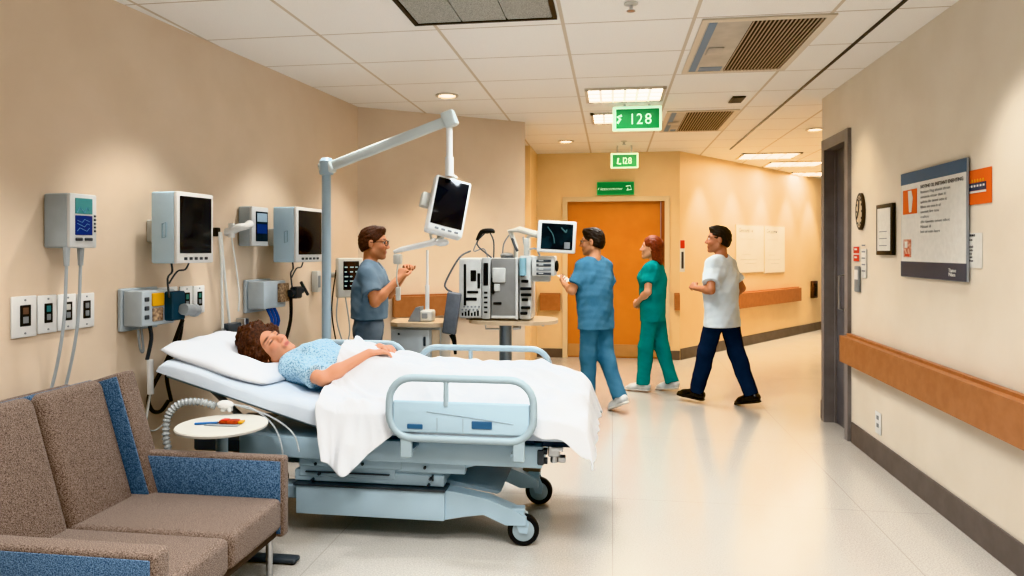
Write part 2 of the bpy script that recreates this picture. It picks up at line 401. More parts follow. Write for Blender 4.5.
def downlight(label, px, py):
    p = on_z(px, py, CEIL); t = thing('downlight', label, 'downlight', p)
    MB().lathe([(.105, -.001), (.105, -.012), (.08, -.016), (.075, -.004)], p, 28, m=VFR).build('trim_ring', t)
    MB().lathe([(.074, -.003), (.074, -.006)], p, 28, m=LIGHTD).build('lamp', t)
downlight('round recessed downlight in the ceiling above the white swing arm', 447, 95)
downlight('small round downlight in the ceiling in front of the far wall', 566, 141)
downlight('round downlight at the corridor corner beside the dark door', 815, 129)
def sprinkler(label, px, py):
    p = on_z(px, py, CEIL); t = thing('ceiling_sprinkler', label, 'sprinkler', p)
    MB().lathe([(.04, -.001), (.04, -.008), (.02, -.014)], p, 16, m=OFFW).build('rose', t)
    mb = MB().use(CHROME); mb.cyl(p-Vector((0, 0, .01)), p-Vector((0, 0, .045)), .009, n=8); mb.lathe([(.025, -.048), (.025, -.044)], p, 12); mb.build('nozzle', t)
sprinkler('metal sprinkler head in the ceiling at the top edge of the picture', 631, 3)
sprinkler('tiny sprinkler head in the ceiling just above the middle exit sign', 624, 141)
p0 = on_z(737, 99, CEIL)
t = thing('ceiling_grille', 'small black square grille in the ceiling between the slatted vents', 'vent', p0)
MB().box((p0.x-.06, p0.y-.13, CEIL-.012), (p0.x+.06, p0.y+.13, CEIL-.001), .003, 1, m=BLACK).build('frame', t)
mb = MB().use(DGREY)
for k in range(5): mb.box((p0.x-.05, p0.y-.11+k*.05, CEIL-.016), (p0.x+.05, p0.y-.09+k*.05, CEIL-.011))
mb.build('slat', t)
struct(MB().box((1.635, 2, CEIL-.006), (1.66, 10.2, CEIL-.001), m=BLACK).build('trim_slot'))
# exit signs
def exit_sign(label, x0, y0, x1, y1, Y, body):
    a = on_y(x0, y0, Y); b = on_y(x1, y1, Y); w = b.x-a.x; h = a.z-b.z
    t = thing('exit_sign', label, 'sign', ((a.x+b.x)/2, Y, b.z))
    M = Matrix.Translation((a.x, Y, b.z)); e = .09*h
    MB(M).box((0, 0, 0), (w, .05, h), .012, 3, m=EXITW).build('casing', t)
    MB(M).box((e*1.6, -.003, e), (w-e*1.2, .001, h-e*1.4), .001, 1, m=EXITG).build('green_face', t)
    body(MB(M).use(EXITW), w, h).build('lettering', t)
    return t, (a, b)
def b1(mb, w, h):
    mb.text('1', .33*w, -.004, .26*h, .62*h, sx=.9).text('2', .48*w, -.004, .26*h, .62*h, sx=.9).text('8', .65*w, -.004, .26*h, .62*h, sx=.95); return mb
t, (a, b) = exit_sign('largest green illuminated exit sign hanging from the ceiling reading 128', 612.5, 106.5, 662, 130, 6.9, b1)
w = b.x-a.x; h = a.z-b.z; MB(Matrix.Translation((a.x, 6.9, b.z))).tube([(.1*w, -.005, .3*h), (.16*w, -.005, .48*h), (.1*w, -.005, .55*h), (.19*w, -.005, .62*h)], .012, 6, m=EXITW).build('arrow_mark', t)
mb = MB().use(OFFW)
for q in (.25, .75): mb.cyl((a.x+(b.x-a.x)*q, 6.925, a.z-.002), (a.x+(b.x-a.x)*q, 6.925, CEIL-.001), .012, n=8)
mb.build('hanging_rod', t)
def b2_(mb, w, h):
    mb.tube([(.28*w, -.005, .66*h), (.25*w, -.005, .3*h), (.38*w, -.005, .28*h)], .012, 6)
    mb.text('1', .38*w, -.004, .28*h, .6*h).text('2', .48*w, -.004, .28*h, .6*h, sx=.8).text('8', .62*w, -.004, .28*h, .6*h, sx=.9); return mb
t, (a, b) = exit_sign('middle one of the three green signs, hanging before the far wall', 610.5, 153, 638.5, 168, 9.6, b2_)
mb = MB().use(OFFW)
for q in (.25, .75): mb.cyl((a.x+(b.x-a.x)*q, 9.625, a.z-.002), (a.x+(b.x-a.x)*q, 9.625, CEIL-.001), .012, n=8)
mb.build('hanging_rod', t)
x0, x1, z0, z1 = WF.span(597, 182, 634, 195)
t = WF.thing('exit_sign', 'flat green sign fixed to the wall above the orange door', 'sign', (x0+x1)/2, z0); w = x1-x0; h = z1-z0
WF.mb().box((x0, -.03, z0), (x1, -.002, z1), .004, 1, m=mat('sign_green_edge', (60, 176, 112), .4, emit=.3)).build('casing', t)
WF.mb().box((x0+.012, -.033, z0+.012), (x1-.008, -.029, z1-.012), m=EXITG).build('green_face', t)
WF.mb().text('iesscnmmw', x0+.08*w, -.034, z0+.36*h, .36*h, shear=.3, m=EXITW).tube([(x0+.03*w, -.034, z0+.4*h), (x0+.06*w, -.034, z0+.55*h)], .005, 5).tube([(x0+.78*w, -.034, z0+.65*h), (x0+.9*w, -.034, z0+.7*h), (x0+.93*w, -.034, z0+.4*h), (x0+.8*w, -.034, z0+.35*h), (x0+.84*w, -.034, z0+.52*h)], .008, 6).build('lettering', t)
# ------------------------------------------------------------------ things on the right wall
def wallbox(w, name, label, cat, x0, y0, x1, y1, th, part, m, bev=.003):
    a, b, z0, z1 = w.span(x0, y0, x1, y1, th); t = w.thing(name, label, cat, (a+b)/2, z0)
    w.mb().box((a, -th, z0), (b, -.002, z1), bev, 2, m=m).build(part, t); return t, a, b, z0, z1
# clock
a, b, z0, z1 = WR.span(853, 193, 863.5, 230, .03); cx = (a+b)/2; cz = (z0+z1)/2; R_ = (z1-z0)/2
t = WR.thing('wall_clock', 'oval dark-rimmed clock on the right wall beside the dark door', 'clock', cx, cz)
rx = Matrix.Rotation(math.pi/2, 3, 'X'); sc = Matrix.Diagonal((.55, 1, 1))
mb = WR.mb(); mb.lathe([(R_, .002), (R_, .022), (R_*.9, .027), (R_*.86, .022), (R_*.8, .002)], (cx, 0, cz), 40, sc @ rx, m=mat('clock_rim', (66, 54, 46), .4, noise=9)); mb.build('rim', t)
WR.mb().lathe([(R_*.84, .002), (R_*.87, .0225)], (cx, 0, cz), 40, sc @ rx, m=mat('clock_face', (216, 198, 172), .5, noise=10)).build('face', t)
mb = WR.mb().use(INK)
for k in range(12):
    g = k*math.pi/6; mb.box((cx+.4*R_*math.sin(g)-.006, -.0255, cz+.72*R_*math.cos(g)-.009), (cx+.4*R_*math.sin(g)+.006, -.022, cz+.72*R_*math.cos(g)+.009))
mb.tube([(cx, -.03, cz), (cx+.015, -.03, cz+.09)], .004, 5); mb.tube([(cx, -.03, cz), (cx-.03, -.03, cz-.05)], .005, 5); mb.build('hands', t)
# framed notice
t, a, b, z0, z1 = wallbox(WR, 'picture_frame', 'small black-framed white notice on the right wall beside the clock', 'frame', 876, 204, 892, 255, .026, 'frame', BLACK)
WR.mb().box((a+.03, -.028, z0+.03), (b-.03, -.0255, z1-.03), m=PAPER).build('paper', t)
mb = WR.mb().use(INKL)
for k in range(3): mb.box((a+.07, -.0295, z1-.2-.05*k), (b-.09, -.0275, z1-.195-.05*k))
mb.build('lettering', t)
# red notice, tag, holder
t, a, b, z0, z1 = wallbox(WR, 'wall_notice', 'small two-square red notice under the clock on the right wall', 'notice', 853.5, 246, 859.5, 262, .006, 'card_mount', PAPER, .001)
mb = WR.mb().use(REDC); zm = (z0+z1)/2; mb.box((a+.006, -.008, zm+.006), (b-.006, -.0055, z1-.006)); mb.box((a+.006, -.008, z0+.006), (b-.006, -.0055, zm-.006)); mb.build('red_square', t)
mb = WR.mb().use(PAPER); mb.box((a+.03, -.0095, zm+.03), (b-.05, -.0075, zm+.045)); mb.box((a+.03, -.0095, z0+.03), (b-.05, -.0075, z0+.045)); mb.build('printed_line', t)
t, a, b, z0, z1 = wallbox(WR, 'wall_tag', 'narrow white tag beside the red notice on the right wall', 'notice', 861, 249, 866, 278, .01, 'card_mount', PAPER)
mb = WR.mb().use(INKL)
for k in range(5): mb.box((a+.02, -.012, z0+.05+k*.05), (b-.02, -.0095, z0+.06+k*.05))
mb.build('lettering', t)
t, a, b, z0, z1 = wallbox(WR, 'wall_thermometer', 'slim grey device hanging below the red notice on the right wall', 'device', 854, 266, 858.5, 292, .02, 'mount_body', GREY, .008)
WR.mb().box((a+.015, -.023, z0+.1), (b-.015, -.0195, z1-.03), m=WHITE).build('scale', t)
# poster
a, b, z0, z1 = WR.span(901, 163, 967, 280, .02); zt = WR.at(901, 176, .02)[1]
z1 = WR.at(967, 157, .02)[1]; z0 = WR.at(967, 282.5, .02)[1]; w = b-a; h = z1-z0
t = WR.thing('poster_board', 'large information poster with slate blue bands on the right wall', 'poster', (a+b)/2, z0)
WR.mb().box((a, -.02, z0), (b, -.006, z1), .003, 1, m=mat('poster_edge', (150, 154, 158), .4)).build('mounting_board', t)
mb = WR.mb(); mb.box((a+.012, -.0225, z0+.15*h), (b-.01, -.0195, z1-.115*h), m=PAPER); mb.build('paper', t)
WR.mb().box((a+.004, -.0225, z1-.115*h), (b-.004, -.0195, z1-.004), m=SLATE).build('top_band', t)
WR.mb().box((a+.004, -.0225, z0+.004), (b-.004, -.0195, z0+.15*h), m=SLATE2).build('bottom_band', t)
mb = WR.mb(); mb.box((a+.05*w, -.0245, z1-.4*h), (a+.29*w, -.022, z1-.17*h), m=ORANGE)
mb.prism([(a+.16*w, z1-.385*h), (a+.2*w, z1-.385*h), (a+.225*w, z1-.25*h), (a+.2*w, z1-.18*h), (a+.14*w, z1-.18*h)], 'y', -.0258, -.024, PAPER); mb.build('orange_picture', t)
mb = WR.mb(); mb.box((a+.06*w, -.0245, z0+.19*h), (a+.19*w, -.022, z0+.36*h), m=mat('photo_red', (176, 84, 60), .5, noise=40, rgb2=(226, 190, 170)))
mb.box((a+.08*w, -.0255, z0+.28*h), (a+.13*w, -.024, z0+.34*h), m=PAPER); mb.box((a+.09*w, -.0255, z0+.2*h), (a+.16*w, -.024, z0+.22*h), m=REDC); mb.build('small_picture', t)
mb = WR.mb()
rows = ['NOTIHE OL INETANT ENEHTING', 'Ihsutert Fleg alontit titoun', 'soteincia ettoar dnes it', 'apliste ilo taent otte it', 'Iliheic ate tnoi it ol', 'ceonit lirt toa', 'ealtn', 'slo taeitn onet silot', 'Neat il', 'lesi ol otin laert']
for k, tx in enumerate(rows):
    sz = (.046 if k == 0 else .034)*h; mb.text(tx, a+.35*w, -.0245, z1-(.18+.045*k)*h, sz, m=INK if k < 1 else INKL, sx=(.6, .55, .46, .52, .42, .36, .16, .55, .2, .4)[k]*w/(len(tx)*(.56 if k == 0 else .47)*sz), depth=.0004)
mb.build('lettering', t)
WR.mb().text('Ttanoe', b-.23*w, -.0245, z0+.075*h, .045*h, m=PAPER).text('Mdaea', b-.23*w, -.0245, z0+.04*h, .045*h).build('emblem', t)
# orange flyer, white notice
a, b, z0, z1 = WR.span(966.5, 169, 991.5, 204, .004); w = b-a; h = z1-z0
t = WR.thing('flyer', 'square orange flyer to the right of the large poster', 'flyer', (a+b)/2, z0)
WR.mb().box((a, -.004, z0), (b, -.002, z1), m=ORANGE).build('sheet_mount', t)
mb = WR.mb(); mb.box((a+.06*w, -.006, z0+.4*h), (a+.8*w, -.0038, z0+.62*h), m=mat('flyer_blue', (58, 72, 100), .5, noise=30))
for k in range(6): mb.box((a+(.08+.12*k)*w, -.0065, z0+.5*h), (a+(.15+.12*k)*w, -.0055, z0+.56*h), m=PAPER)
mb.box((a+.1*w, -.006, z0+.33*h), (a+.8*w, -.0038, z0+.39*h), m=PAPER)
for k in range(5): mb.ball((a+(.25+.11*k)*w, -.005, z0+.68*h), (.03*w, .0015, .05*h), 10, m=YEL)
mb.build('printed_picture', t)
a, b, z0, z1 = WR.span(966, 233, 982, 268, .004); w = b-a; h = z1-z0
t = WR.thing('notice_sheet', 'small white notice sheet right of the poster below the orange flyer', 'notice', (a+b)/2, z0)
WR.mb().box((a, -.004, z0), (b, -.002, z1), m=PAPER).build('sheet_mount', t)
mb = WR.mb().text('NOTIEON H', a+.08*w, -.005, z1-.1*h, .1*h, m=INK, sx=.8)
for k, tx in enumerate(['letsin ato', 'ot', 'sontel at li', 'taeni otl a', 'lonet sit', 'ante ol ti', 'ne tilo ase']): mb.text(tx, a+.08*w, -.005, z1-(.22+.1*k)*h, .09*h, sx=.9)
mb.build('lettering', t)
t, a, b, z0, z1 = wallbox(WR, 'wall_outlet', 'white outlet plate low on the right wall under the handrail', 'outlet', 875, 412, 880.5, 434, .008, 'cover_plate_mount', WHITE)
mb = WR.mb().use(GREY)
for k in (.3, .65): mb.box(((a+b)/2-.02, -.0105, z0+(z1-z0)*k), ((a+b)/2+.02, -.0075, z0+(z1-z0)*k+.03), .003, 1)
mb.build('socket', t)
# ------------------------------------------------------------------ far wall and corridor wall
t, a, b, z0, z1 = wallbox(WF, 'wall_dispenser', 'narrow white wall strip with red top right of the orange door', 'sign', 680, 240, 685, 272, .03, 'mount_body', WHITE)
WF.mb().box((a+.004, -.033, z1-.12), (b-.004, -.029, z1-.004), m=REDC).build('red_cap', t)
WF.mb().box((a+.02, -.033, z0+.05), (b-.02, -.029, z1-.17), m=INK).build('lettering', t)
def whiteboard(label, x0, y0, x1, y1, head):
    a = WC.at(x0, y0)[0]; b = WC.at(x1, y0)[0]; z1 = WC.at((x0+x1)/2, y0)[1]; z0 = WC.at((x0+x1)/2, y1)[1]; w = b-a; h = z1-z0
    t = WC.thing('whiteboard', label, 'whiteboard', (a+b)/2, z0)
    WC.mb().box((a, -.018, z0), (b, -.002, z1), .003, 1, m=mat('board_frame', (206, 196, 180), .4)).build('frame', t)
    WC.mb().box((a+.015, -.02, z0+.015), (b-.015, -.0175, z1-.015), m=mat('board_white', (244, 242, 236), .3, noise=3)).build('writing_surface', t)
    mb = WC.mb().text(head, a+.08*w, -.021, z1-.16*h, .13*h, m=INK, shear=.2)
    for q, r, l in ((.15, .3, .5), (.2, .62, .3), (.15, .72, .6), (.3, .8, .4)): mb.box((a+q*w, -.0215, z1-r*h), (a+(q+l)*w, -.0195, z1-r*h+.006), m=INKL)
    mb.build('handwriting', t)
whiteboard('whiteboard with handwriting on the corridor wall, the one nearer the orange door', 735, 225, 763, 273, 'Gennomi ~v')
whiteboard('whiteboard with handwriting on the corridor wall, the one farther from the orange door', 763.4, 226, 784, 273, 'Geceomw')
t, a, b, z0, z1 = wallbox(WC, 'wall_telephone', 'dark wall telephone at the far end of the corridor beside the dark door frame', 'telephone', 813.5, 281, 818, 298, .06, 'mount_body', mat('phone_brown', (70, 44, 34), .4, noise=8), .01)
WC.mb().tube([(a+.05, -.075, z0+.05), (a+.05, -.09, z0+.12), (a+.05, -.09, z1-.12), (a+.05, -.075, z1-.05)], [.03, .02, .02, .03], 8, m=BLACK).build('handset', t)
# ------------------------------------------------------------------ left wall devices
SC_DEV = mat('device_bezel', (206, 210, 212), .35)
CABLE_G = mat('cable_grey', (168, 176, 182), .5); CABLE_K = mat('cable_black', (26, 26, 28), .5); CABLE_W = mat('cable_white', (214, 216, 214), .45)
def plate(label, x0, y0, x1, y1, scr=None):
    a, b, z0, z1 = WL.span(x0, y0, x1, y1, .012); w = b-a; h = z1-z0
    t = WL.thing('wall_outlet', label, 'outlet', (a+b)/2, z0, None)
    WL.mb().box((a, -.014, z0), (b-.004, -.002, z1), .005, 2, m=WHITE).build('cover_plate_mount', t)
    mb = WL.mb().box((a+.3*w, -.017, z0+.27*h), (a+.72*w, -.0135, z0+.78*h), .003, 1, m=BLACK); mb.build('socket_frame', t)
    mb = WL.mb().box((a+.4*w, -.019, z0+.34*h), (a+.62*w, -.0165, z0+.5*h), .002, 1, m=GREY); mb.box((a+.4*w, -.019, z0+.56*h), (a+.62*w, -.0165, z0+.72*h), .002, 1, m=scr or OFFW)
    mb.build('socket', t)
    mb = WL.mb().use(GREY)
    for q in (.1, .9): mb.cyl(((a+b)/2, -.0145, z0+q*h), ((a+b)/2, -.0165, z0+q*h), .005, n=8)
    mb.build('screw', t)
BRN = mat('socket_brown', (120, 96, 82), .5)
plate('leftmost of the four outlet plates below the small wall monitor, with a brown socket', 11.5, 296, 37.5, 337.5, BRN)
plate('outlet plate with a teal socket, second from left below the small wall monitor', 38, 295, 57.5, 333, mat('socket_teal', (70, 130, 136), .4))
plate('outlet plate crossed by a grey cable, third from left below the small wall monitor', 58, 294, 77, 330, OFFW)
plate('rightmost of the four outlet plates below the small wall monitor', 77.5, 293, 95, 327.5, GREY)
TQ = mat('socket_green', (84, 140, 130), .4)
plate('outlet plate directly right of the blue plugged wall box, with a black plug', 158, 287, 178, 319, BLACK)
plate('outlet plate with teal sockets, second from the blue plugged wall box', 180, 286, 193, 316, TQ)
plate('outlet plate with teal sockets, farthest from the blue plugged wall box', 193.5, 285.5, 205, 313, TQ)
def wall_unit(name, label, cat, fx0, fx1, y0, y1, o0, o1, body, front, deco, bev=.012, mountw=.4):
    """box device on a bracket: front face at distance o1 from the wall, back at o0"""
    a, b, z0, z1 = WL.span(fx0, y0, fx1, y1, o1); w = b-a; h = z1-z0
    t = WL.thing(name, label, cat, (a+b)/2, z0)
    WL.mb().box((a, -o1+.02, z0), (b, -o0, z1), bev, 3, m=body).build('housing', t)
    WL.mb().box((a, -o1, z0), (b, -o1+.024, z1), .008, 2, m=front).build('front_bezel', t)
    if o0 > .01: WL.mb().box((a+w*.5*(1-mountw), -o0-.004, z0+h*.3), (b-w*.5*(1-mountw), -.002, z0+h*.62), .006, 1, m=OFFW).build('wall_mount', t)
    else: WL.mb().box((a+.02, -o0-.004, z0+.02), (b-.02, -.002, z1-.02), m=GREY).build('wall_mount', t)
    deco(t, a, b, z0, z1, w, h, -o1); return t, a, b, z0, z1
def d_vital(t, a, b, z0, z1, w, h, y):
    WL.mb().box((a+.18*w, y-.003, z0+.63*h), (a+.82*w, y+.001, z0+.92*h), .003, 1, m=TEALS).build('upper_screen', t)
    WL.mb().box((a+.18*w, y-.003, z0+.24*h), (a+.82*w, y+.001, z0+.6*h), .003, 1, m=BLUES).build('lower_screen', t)
    mb = WL.mb().use(mat('screen_trace', (112, 156, 190), .4, emit=.15))
    for k in range(3): mb.tube([(a+(.24+.09*j)*w, y-.004, z0+(.34+.08*k+.02*((j*7+k*3) % 4-1.5))*h) for j in range(6)], .0015, 4)
    mb.tube([(a+(.24+.09*j)*w, y-.004, z0+(.7+.05*((j*5) % 3-1))*h) for j in range(6)], .002, 4); mb.build('screen_trace', t)
    mb = WL.mb().use(DGREY); mb.box((a+.18*w, y-.006, z0+.13*h), (a+.45*w, y, z0+.19*h), .004, 1); mb.box((a+.52*w, y-.006, z0+.13*h), (a+.82*w, y, z0+.19*h), .004, 1)
    for k in range(5): mb.box((a+.88*w, y-.004, z0+(.3+.07*k)*h), (a+.94*w, y, z0+(.335+.07*k)*h))
    mb.build('button', t)
t, a, b, z0, z1 = wall_unit('vital_signs_monitor', 'small grey wall monitor with teal and blue screens above four outlet plates', 'monitor', 70, 97, 194, 248, .004, .17, mat('grey_casing', (180, 192, 200), .4, noise=5), SC_DEV, d_vital)
mb = WL.mb()
for q, yy in ((.05, -.14), (.62, -.13)):
    x = a+q*(b-a); mb.cyl((x, yy, z0+.005), (x, yy, z0-.09), .017, .012, 10, m=CABLE_G)
    mb.tube([(x, yy, z0-.08), (x-.0, yy+.02, z0-.4), (x-.02, yy+.07, z0-.7), (x-.08, -.03, z0-.9), (x-.12, -.02, z0-1.05)], .0075, 8, fine=5)
mb.build('cable', t)
def d_mon(t, a, b, z0, z1, w, h, y):
    WL.mb().box((a+.07*w, y-.004, z0+.14*h), (b-.07*w, y+.001, z1-.06*h), .004, 1, m=SCREEN).build('screen', t)
    mb = WL.mb().use(DGREY)
    for k in range(5): mb.box((a+(.18+.14*k)*w, y-.005, z0+.045*h), (a+(.26+.14*k)*w, y, z0+.085*h), .002, 1)
    mb.build('button', t)
    mb = WL.mb().use(mat('grip_line', (150, 178, 194), .5)); x = a-.001
    mb.tube([(x, y+.1, z0+.35*h), (x, y+.1, z0+.55*h), (x, y+.075, z0+.57*h), (x, y+.075, z0+.37*h)], .004, 6, closed=True); mb.build('side_grip', t)
def mon(label, fx0, fx1, y0, y1, o0, o1):
    t, a, b, z0, z1 = wall_unit('patient_monitor', label, 'monitor', fx0, fx1, y0, y1, o0, o1, PALEB, WHITE, d_mon)
    mb = WL.mb().use(DGREY); xm = (a+b)/2-.03
    mb.tube([(xm-.06, -o1+.1, z0+.01), (xm-.05, -o1+.1, z0-.05), (xm-.1, -o1+.09, z0-.09), (xm-.11, -o1+.07, z0-.2)], .006, 6, fine=4)
    mb.tube([(xm+.1, -o1+.1, z0+.01), (xm+.05, -o1+.09, z0-.04), (xm-.02, -o1+.09, z0-.05), (xm-.09, -o1+.09, z0-.12)], .005, 6, fine=4)
    mb.build('cable', t); return t, a, b, z0, z1
mon('large pale blue monitor with a blank black screen on the left wall, nearest the viewer', 177, 213.5, 193, 263, .12, .3)
mon('second pale blue monitor with a blank black screen, beside the grey pole', 296.5, 323, 208, 262, .12, .32)
# middle monitor on a white arm
def d_mid(t, a, b, z0, z1, w, h, y):
    WL.mb().box((a+.22*w, y-.003, z0+.12*h), (b-.06*w, y+.001, z1-.12*h), .003, 1, m=SCREEN).build('screen', t)
    mb = WL.mb().box((a+.28*w, y-.005, z0+.32*h), (b-.12*w, y-.002, z0+.56*h), m=BLUES); mb.box((a+.28*w, y-.005, z0+.62*h), (b-.12*w, y-.002, z0+.84*h), m=mat('screen_pale', (150, 170, 184), .4, emit=.2)); mb.build('screen_readout', t)
t, a, b, z0, z1 = wall_unit('patient_monitor', 'small grey wall monitor with a blue readout between the two black-screened monitors', 'monitor', 252, 268.5, 207, 246, .004, .12, mat('grey_casing', (178, 186, 190), .4), SC_DEV, d_mid)
mb = WL.mb().use(WHITE); zz = z0+.55*(z1-z0)
mb.tube([(a+.0, -.1, zz), (a-.08, -.12, zz-.02), (a-.13, -.1, zz-.03), (a-.15, -.05, zz-.06), (a-.15, -.02, zz-.06)], [.03, .024, .03, .026, .03], 12, fine=4)
mb.cyl((a-.15, -.06, zz-.1), (a-.15, -.06, zz), .022, n=12); mb.build('swing_arm', t)
mb = WL.mb().use(CABLE_W); mb.tube([(a-.15, -.06, zz-.1), (a-.13, -.08, zz-.3), (a-.12, -.1, zz-.5), (a-.13, -.1, zz-.62)], .006, 6, fine=5); mb.build('cable', t)
# wall boxes with cables
def wall_box_unit(name, label, fx0, fx1, y0, y1, o1, kind):
    a, b, z0, z1 = WL.span(fx0, y0, fx1, y1, o1); w = b-a; h = z1-z0
    t = WL.thing(name, label, 'wall box', (a+b)/2, z0)
    WL.mb().box((a, -o1, z0), (b, -.03, z1), .01, 2, m=mat('box_grey_blue', (190, 202, 210), .4, noise=5)).build('housing', t)
    WL.mb().box((a-.012, -.03, z0-.03), (b+.012, -.002, z1+.012), .006, 1, m=mat('box_grey_blue', (190, 202, 210))).build('wall_mount', t)
    y = -o1
    if kind == 0:
        WL.mb().box((a+.28*w, y-.012, z0+.55*h), (a+.62*w, y+.004, z1-.08*h), .004, 1, m=YEL).build('yellow_module', t)
        WL.mb().box((a+.3*w, y-.01, z0+.12*h), (a+.6*w, y+.004, z0+.5*h), .004, 1, m=mat('module_tan', (196, 170, 140), .5, noise=60, rgb2=(120, 100, 90))).build('socket_module', t)
        WL.mb().box((a+.66*w, y-.06, z0+.1*h), (b+.02, y+.004, z1-.06*h), .008, 1, m=mat('module_teal', (44, 74, 92), .45)).build('teal_module', t)
        mb = WL.mb(); mb.tube([(b-.04, y-.09, z0+.42*h), (b+.07, y-.08, z0+.34*h)], .035, 12, m=GREY); mb.ball((b+.07, y-.08, z0+.34*h), (.05, .04, .04), 12, m=GREY); mb.build('plug', t)
        mb = WL.mb().use(DGREY)
        for k in range(3): mb.box((a+.07*w, y-.006, z0+(.2+.25*k)*h), (a+.2*w, y+.002, z0+(.32+.25*k)*h), .003, 1)
        mb.build('switch', t)
        mb = WL.mb().use(CABLE_K)
        mb.tube([(b-.02, y-.07, z0+.02), (b-.03, -.14, z0-.2), (b-.08, -.05, z0-.42), (b-.05, -.035, z0-.52), (b+.03, -.03, z0-.55), (b+.1, -.03, z0-.5)], .012, 8, fine=6)
        mb.tube([(b+.1, -.05, z0+.75*h), (b+.16, -.08, z0+.5*h), (b+.17, -.08, z0+.1), (b+.15, -.07, z0-.12), (b+.05, -.06, z0-.3), (b+.1, -.05, z0-.5)], .011, 8, fine=6)
        mb.ball((b+.12, -.045, z0+.75*h), (.03, .03, .035), 10); mb.build('black_cable', t)
        mb = WL.mb().use(CABLE_W)
        mb.tube([(a+.1*w, y+.05, z0-.02), (a+.12*w, y+.04, z0-.13), (a+.25*w, y+.05, z0-.14), (a+.22*w, y+.06, z0)], .007, 6, fine=5, m=GREY)
        mb.tube([(a+.35*w, y+.03, z0), (a+.4*w, y+.03, z0-.08), (a+.36*w, y+.05, z0-.2)], .011, 8, fine=4, m=DGREY)
        mb.tube([(a+.36*w, y+.03, z0-.2), (a+.38*w, y+.03, z0-.4)], .018, 8, m=WHITE)
        mb.tube([(a+.38*w, y+.03, z0-.4), (a+.3*w, y+.05, z0-.6), (a+.2*w, y+.08, z0-.9)], .005, 6, fine=5, m=CABLE_W)
        mb.tube([(a+.4*w, y+.04, z0-.4), (a+.7*w, -.02, z0-.6), (b, -.02, z0-.66), (b+.15, -.02, z0-.6)], .005, 6, fine=5); mb.build('white_cable', t)
    else:
        WL.mb().box((a+.6*w, y-.03, z0+.2*h), (b, y+.004, z0+.9*h), .005, 1, m=mat('module_tan', (196, 170, 140))).build('socket_module', t)
        mb = WL.mb().use(DGREY); mb.tube([(b-.03, y-.05, z0+.5*h), (b+.12, y-.06, z0+.6*h)], .03, 10); mb.box((b+.0, y-.09, z0+.3*h), (b+.09, y-.03, z0+.75*h), .01, 1); mb.tube([(b+.1, y-.07, z0+.9*h), (b+.2, y-.07, z0+.4*h)], .012, 8); mb.build('plug', t)
        mb = WL.mb(); mb.tube([(b, y-.04, z0+.1), (b, y-.04, z0-.1), (b-.1, y-.04, z0-.3), (b-.16, y-.02, z0-.42)], .013, 8, fine=5, m=CABLE_K)
        mb.build('black_cable', t)
        mb = WL.mb().use(mat('cable_blue', (40, 84, 160), .5))
        for q in (.3, .45, .6): mb.tube([(a+q*w, y+.03, z0), (a+(q+.06)*w, y, z0-.1), (a+(q-.06)*w, y+.02, z0-.2), (a+q*w, y+.03, z0-.34)], .011, 6, fine=4)
        mb.build('blue_cable', t)
    return t
wall_box_unit('socket_box', 'pale grey wall box with a yellow module and black cables below the nearest large monitor', 142, 175, 290, 325, .16, 0)
wall_box_unit('socket_box', 'pale grey wall box with blue cables behind the patient\'s head', 264, 286, 281, 308, .17, 1)
# hanging tubes on a rail clamp
a, zt = WL.at(219, 232, .05); b, zb = WL.at(219, 329, .05)
t = WL.thing('suction_tubing', 'white tubing hanging from a wall hook to a small metal clamp above the pillow', 'tubing', a, zb)
WL.mb().box((a-.02, -.05, zt-.03), (a+.02, -.002, zt+.03), .006, 1, m=BLACK).build('hook_mount', t)
mb = WL.mb().use(CABLE_W)
for k in (0, 1): mb.tube([(a+.02*k, -.05, zt), (a+.02+.02*k, -.055, zt-.2), (a+.03+.04*k, -.05, zb+.3), (a+.04+.08*k, -.05, zb)], .009, 8, fine=5)
mb.build('tube', t)
mb = WL.mb(); mb.tube([(a-.06, -.06, zb-.02), (a+.36, -.06, zb)], .012, 10, m=CHROME); mb.box((a+.05, -.09, zb-.05), (a+.2, -.03, zb+.03), .012, 2, m=DGREY); mb.box((a+.25, -.08, zb-.03), (a+.3, -.002, zb+.05), .006, 1, m=CHROME); mb.ball((a+.36, -.06, zb), .022, 10); mb.build('rail_clamp', t)
# monitor C by the corner behind the man
def d_c(t, a, b, z0, z1, w, h, y):
    WL.mb().box((a+.14*w, y-.004, z0+.16*h), (b-.14*w, y+.001, z1-.1*h), .004, 1, m=SCREEN).build('screen', t)
    mb = WL.mb().use(mat('screen_text', (170, 190, 190), .5, emit=.3))
    for k in range(5):
        for j in range(3): mb.box((a+(.2+.22*j)*w, y-.006, z0+(.26+.12*k)*h), (a+(.2+.22*j+.1+.03*((j+k) % 3))*w, y-.0035, z0+(.3+.12*k)*h))
    mb.build('screen_readout', t)
    WL.mb().box((a+.6*w, y-.006, z0+.05*h), (a+.8*w, y, z0+.1*h), .003, 1, m=DGREY).build('button', t)
